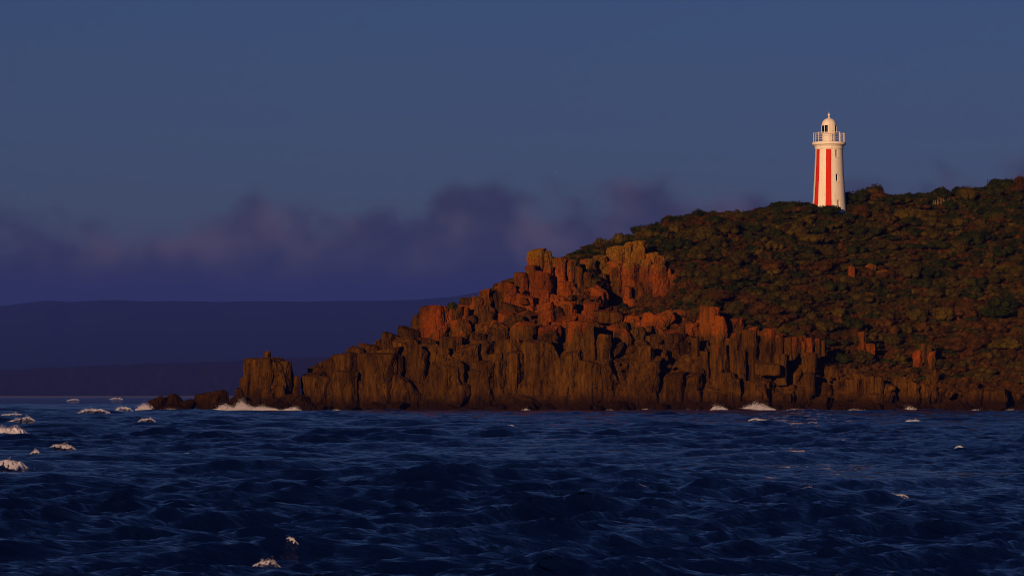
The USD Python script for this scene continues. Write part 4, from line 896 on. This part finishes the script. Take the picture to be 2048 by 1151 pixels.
for k in range(len(WHITECAPS)):
    if WHITECAPS[k][6]: whitecap(k)
def splash(pts, t, n, label, size=1.0, fade=2.0, seed=0):
    """spray thrown up at the foot of the rocks, dense below and torn into drops above; pts: (pixel column, row of its top) along its foot"""
    n = int(n * 2.8); rng = np.random.default_rng(seed + 600); Y = D0 + t; us, vs = zip(*pts)
    u = rng.uniform(us[0], us[-1], n); hgt = np.maximum(1.2, 824.5 - np.interp(u, us, vs))
    jets = meshkit.fbm(np.column_stack([u / 9.0, 0 * u, 0 * u]), 3, seed)
    f = rng.beta(1.0, fade, n) * (.7 + .75 * jets)
    far = rng.uniform(size=n) < .07; f[far] *= rng.uniform(1.0, 1.5, far.sum())
    C = at(u + rng.normal(0, 1.2, n) * (1 + 2 * f), 823.5 - f * (hgt * 1.25 + .8), Y); C[:, 1] += rng.normal(0, .45, n)
    s = Y / F * rng.uniform(.35, 1.0, n) * size * np.clip(1.35 - 1.15 * f, .25, 1.3)
    p = thing('splash', label, 'splash')
    tag(obj('spray', flecks(C, s, rng), M['spray_foam'], p, smooth=False), kind='stuff')
    return p
splash([(268, 826), (280, 814), (290, 808), (300, 812), (304, 824)], -2.6, 1300, 'white spray against the outermost boulder', seed=1)
splash([(318, 824), (340, 818), (360, 820), (400, 823)], -3.2, 900, 'low foam band along the foot of the double humped boulder', seed=2)
splash([(412, 825), (432, 818), (450, 808), (462, 812), (470, 822)], -3.4, 1300, 'spray between the large rounded boulder and the sea stack', seed=3)
splash([(466, 822), (476, 806), (484, 800), (492, 808), (505, 816), (530, 814), (550, 818), (562, 823)], -3.6, 3000, 'tallest plume of spray bursting in front of the sea stack', fade=2.0, seed=4)
splash([(556, 824), (575, 819), (590, 814), (602, 823)], -3.6, 1000, 'spray at the right foot of the sea stack', seed=5)
splash([(832, 825), (860, 825), (890, 822), (925, 821), (950, 825)], -3.4, 1000, 'low line of surf under the broad pillars', seed=6)
splash([(1040, 825), (1052, 815), (1060, 825)], -2.6, 180, 'small jet of spray at the foot of the middle pillars', seed=7)
splash([(1278, 825), (1292, 818), (1310, 822), (1330, 825)], -2.6, 380, 'small surge of foam in the mouth of the dark gully', seed=8)
splash([(1415, 826), (1430, 813), (1445, 815), (1460, 824)], -3.0, 1100, 'spray left of the biggest splash under the cliff', seed=9)
splash([(1466, 825), (1490, 817), (1512, 807), (1530, 813), (1552, 822)], -3.2, 2300, 'biggest splash along the right hand cliff foot', fade=1.5, seed=10)
splash([(1566, 825), (1585, 819), (1605, 820), (1618, 825)], -3.0, 600, 'low foam right of the biggest cliff splash', seed=11)
splash([(1690, 825), (1705, 818), (1730, 822), (1780, 824), (1800, 822)], -3.0, 500, 'thin line of surf along the dark shore rocks', seed=12)
splash([(1806, 824), (1818, 812), (1830, 819), (1842, 825)], -3.0, 420, 'small splash on the shore rocks near the right edge', seed=13)
for i, (a_, b_, w_) in enumerate(((612, 700, 'left of the broad pillars'), (960, 1036, 'under the middle of the broad pillars'), (1105, 1255, 'between the jet of spray and the dark gully'), (1336, 1408, 'right of the dark gully'), (1622, 1688, 'between the cliff splash and the dark shore rocks'), (1846, 1888, 'right of the small shore rock splash'), (1930, 2044, 'in the far right corner of the cliff foot'))):
    splash([(u_, 824.5 - float(np.clip(RNG.normal(2.2, 2.6), -1, 6))) for u_ in np.linspace(a_, b_, 2 + (b_ - a_) // 9)], -3.3, (b_ - a_) * 5, 'thin broken wash ' + w_, seed=20 + i)
splash([(1890, 824), (1910, 822), (1925, 824)], -3.0, 160, 'fleck of surf at the shore rocks furthest right', seed=14)

# ------------------------------------------------------------------ birds
def bird(u, v, Y, span, roll, pitch_, mat, label):
    b = thing('seabird', label, 'bird', loc=at(u, v, Y))
    Rm = rot_zyx(70, 0, 0) @ rot_zyx(0, 0, roll)
    body = np.array(ICO[2].vertices) * [span * .17, span * .05, span * .05]; body[:, 0] += np.where(body[:, 0] < 0, body[:, 0] * .4, 0)
    obj('body', (body @ Rm.T, np.array(ICO[2].faces)), M[mat], b)
    for s in (-1, 1):
        xs = [0, .22, .5]; ch = [.15, .13, .02]; zz2 = [0, .10, .04]; P = []
        for x, c, z in zip(xs, ch, zz2):
            for k in (.5, -.5):
                for h_ in (.008, -.008): P.append((c * span * k - x * span * .12, s * x * span, z * span * 1.4 + h_ * span))
        P = np.array(P)
        q = []
        for i in range(2):
            a = i * 4; e = a + 4
            q += [(a, a + 2, e + 2, e), (a + 1, e + 1, e + 3, a + 3), (a, e, e + 1, a + 1), (a + 2, a + 3, e + 3, e + 2)]
        q += [(0, 1, 3, 2), (8, 10, 11, 9)]
        obj('wing', (P @ Rm.T, np.array(q)), M[mat], b, smooth=False)
bird(1111.5, 345.5, 520, .42, 12, 0, 'bird_white', 'tiny white seabird flying in the open sky above the clouds')
bird(1341.5, 225.5, 560, .36, 80, 0, 'bird_dark', 'tiny dark seabird flying high in the sky left of the lighthouse')
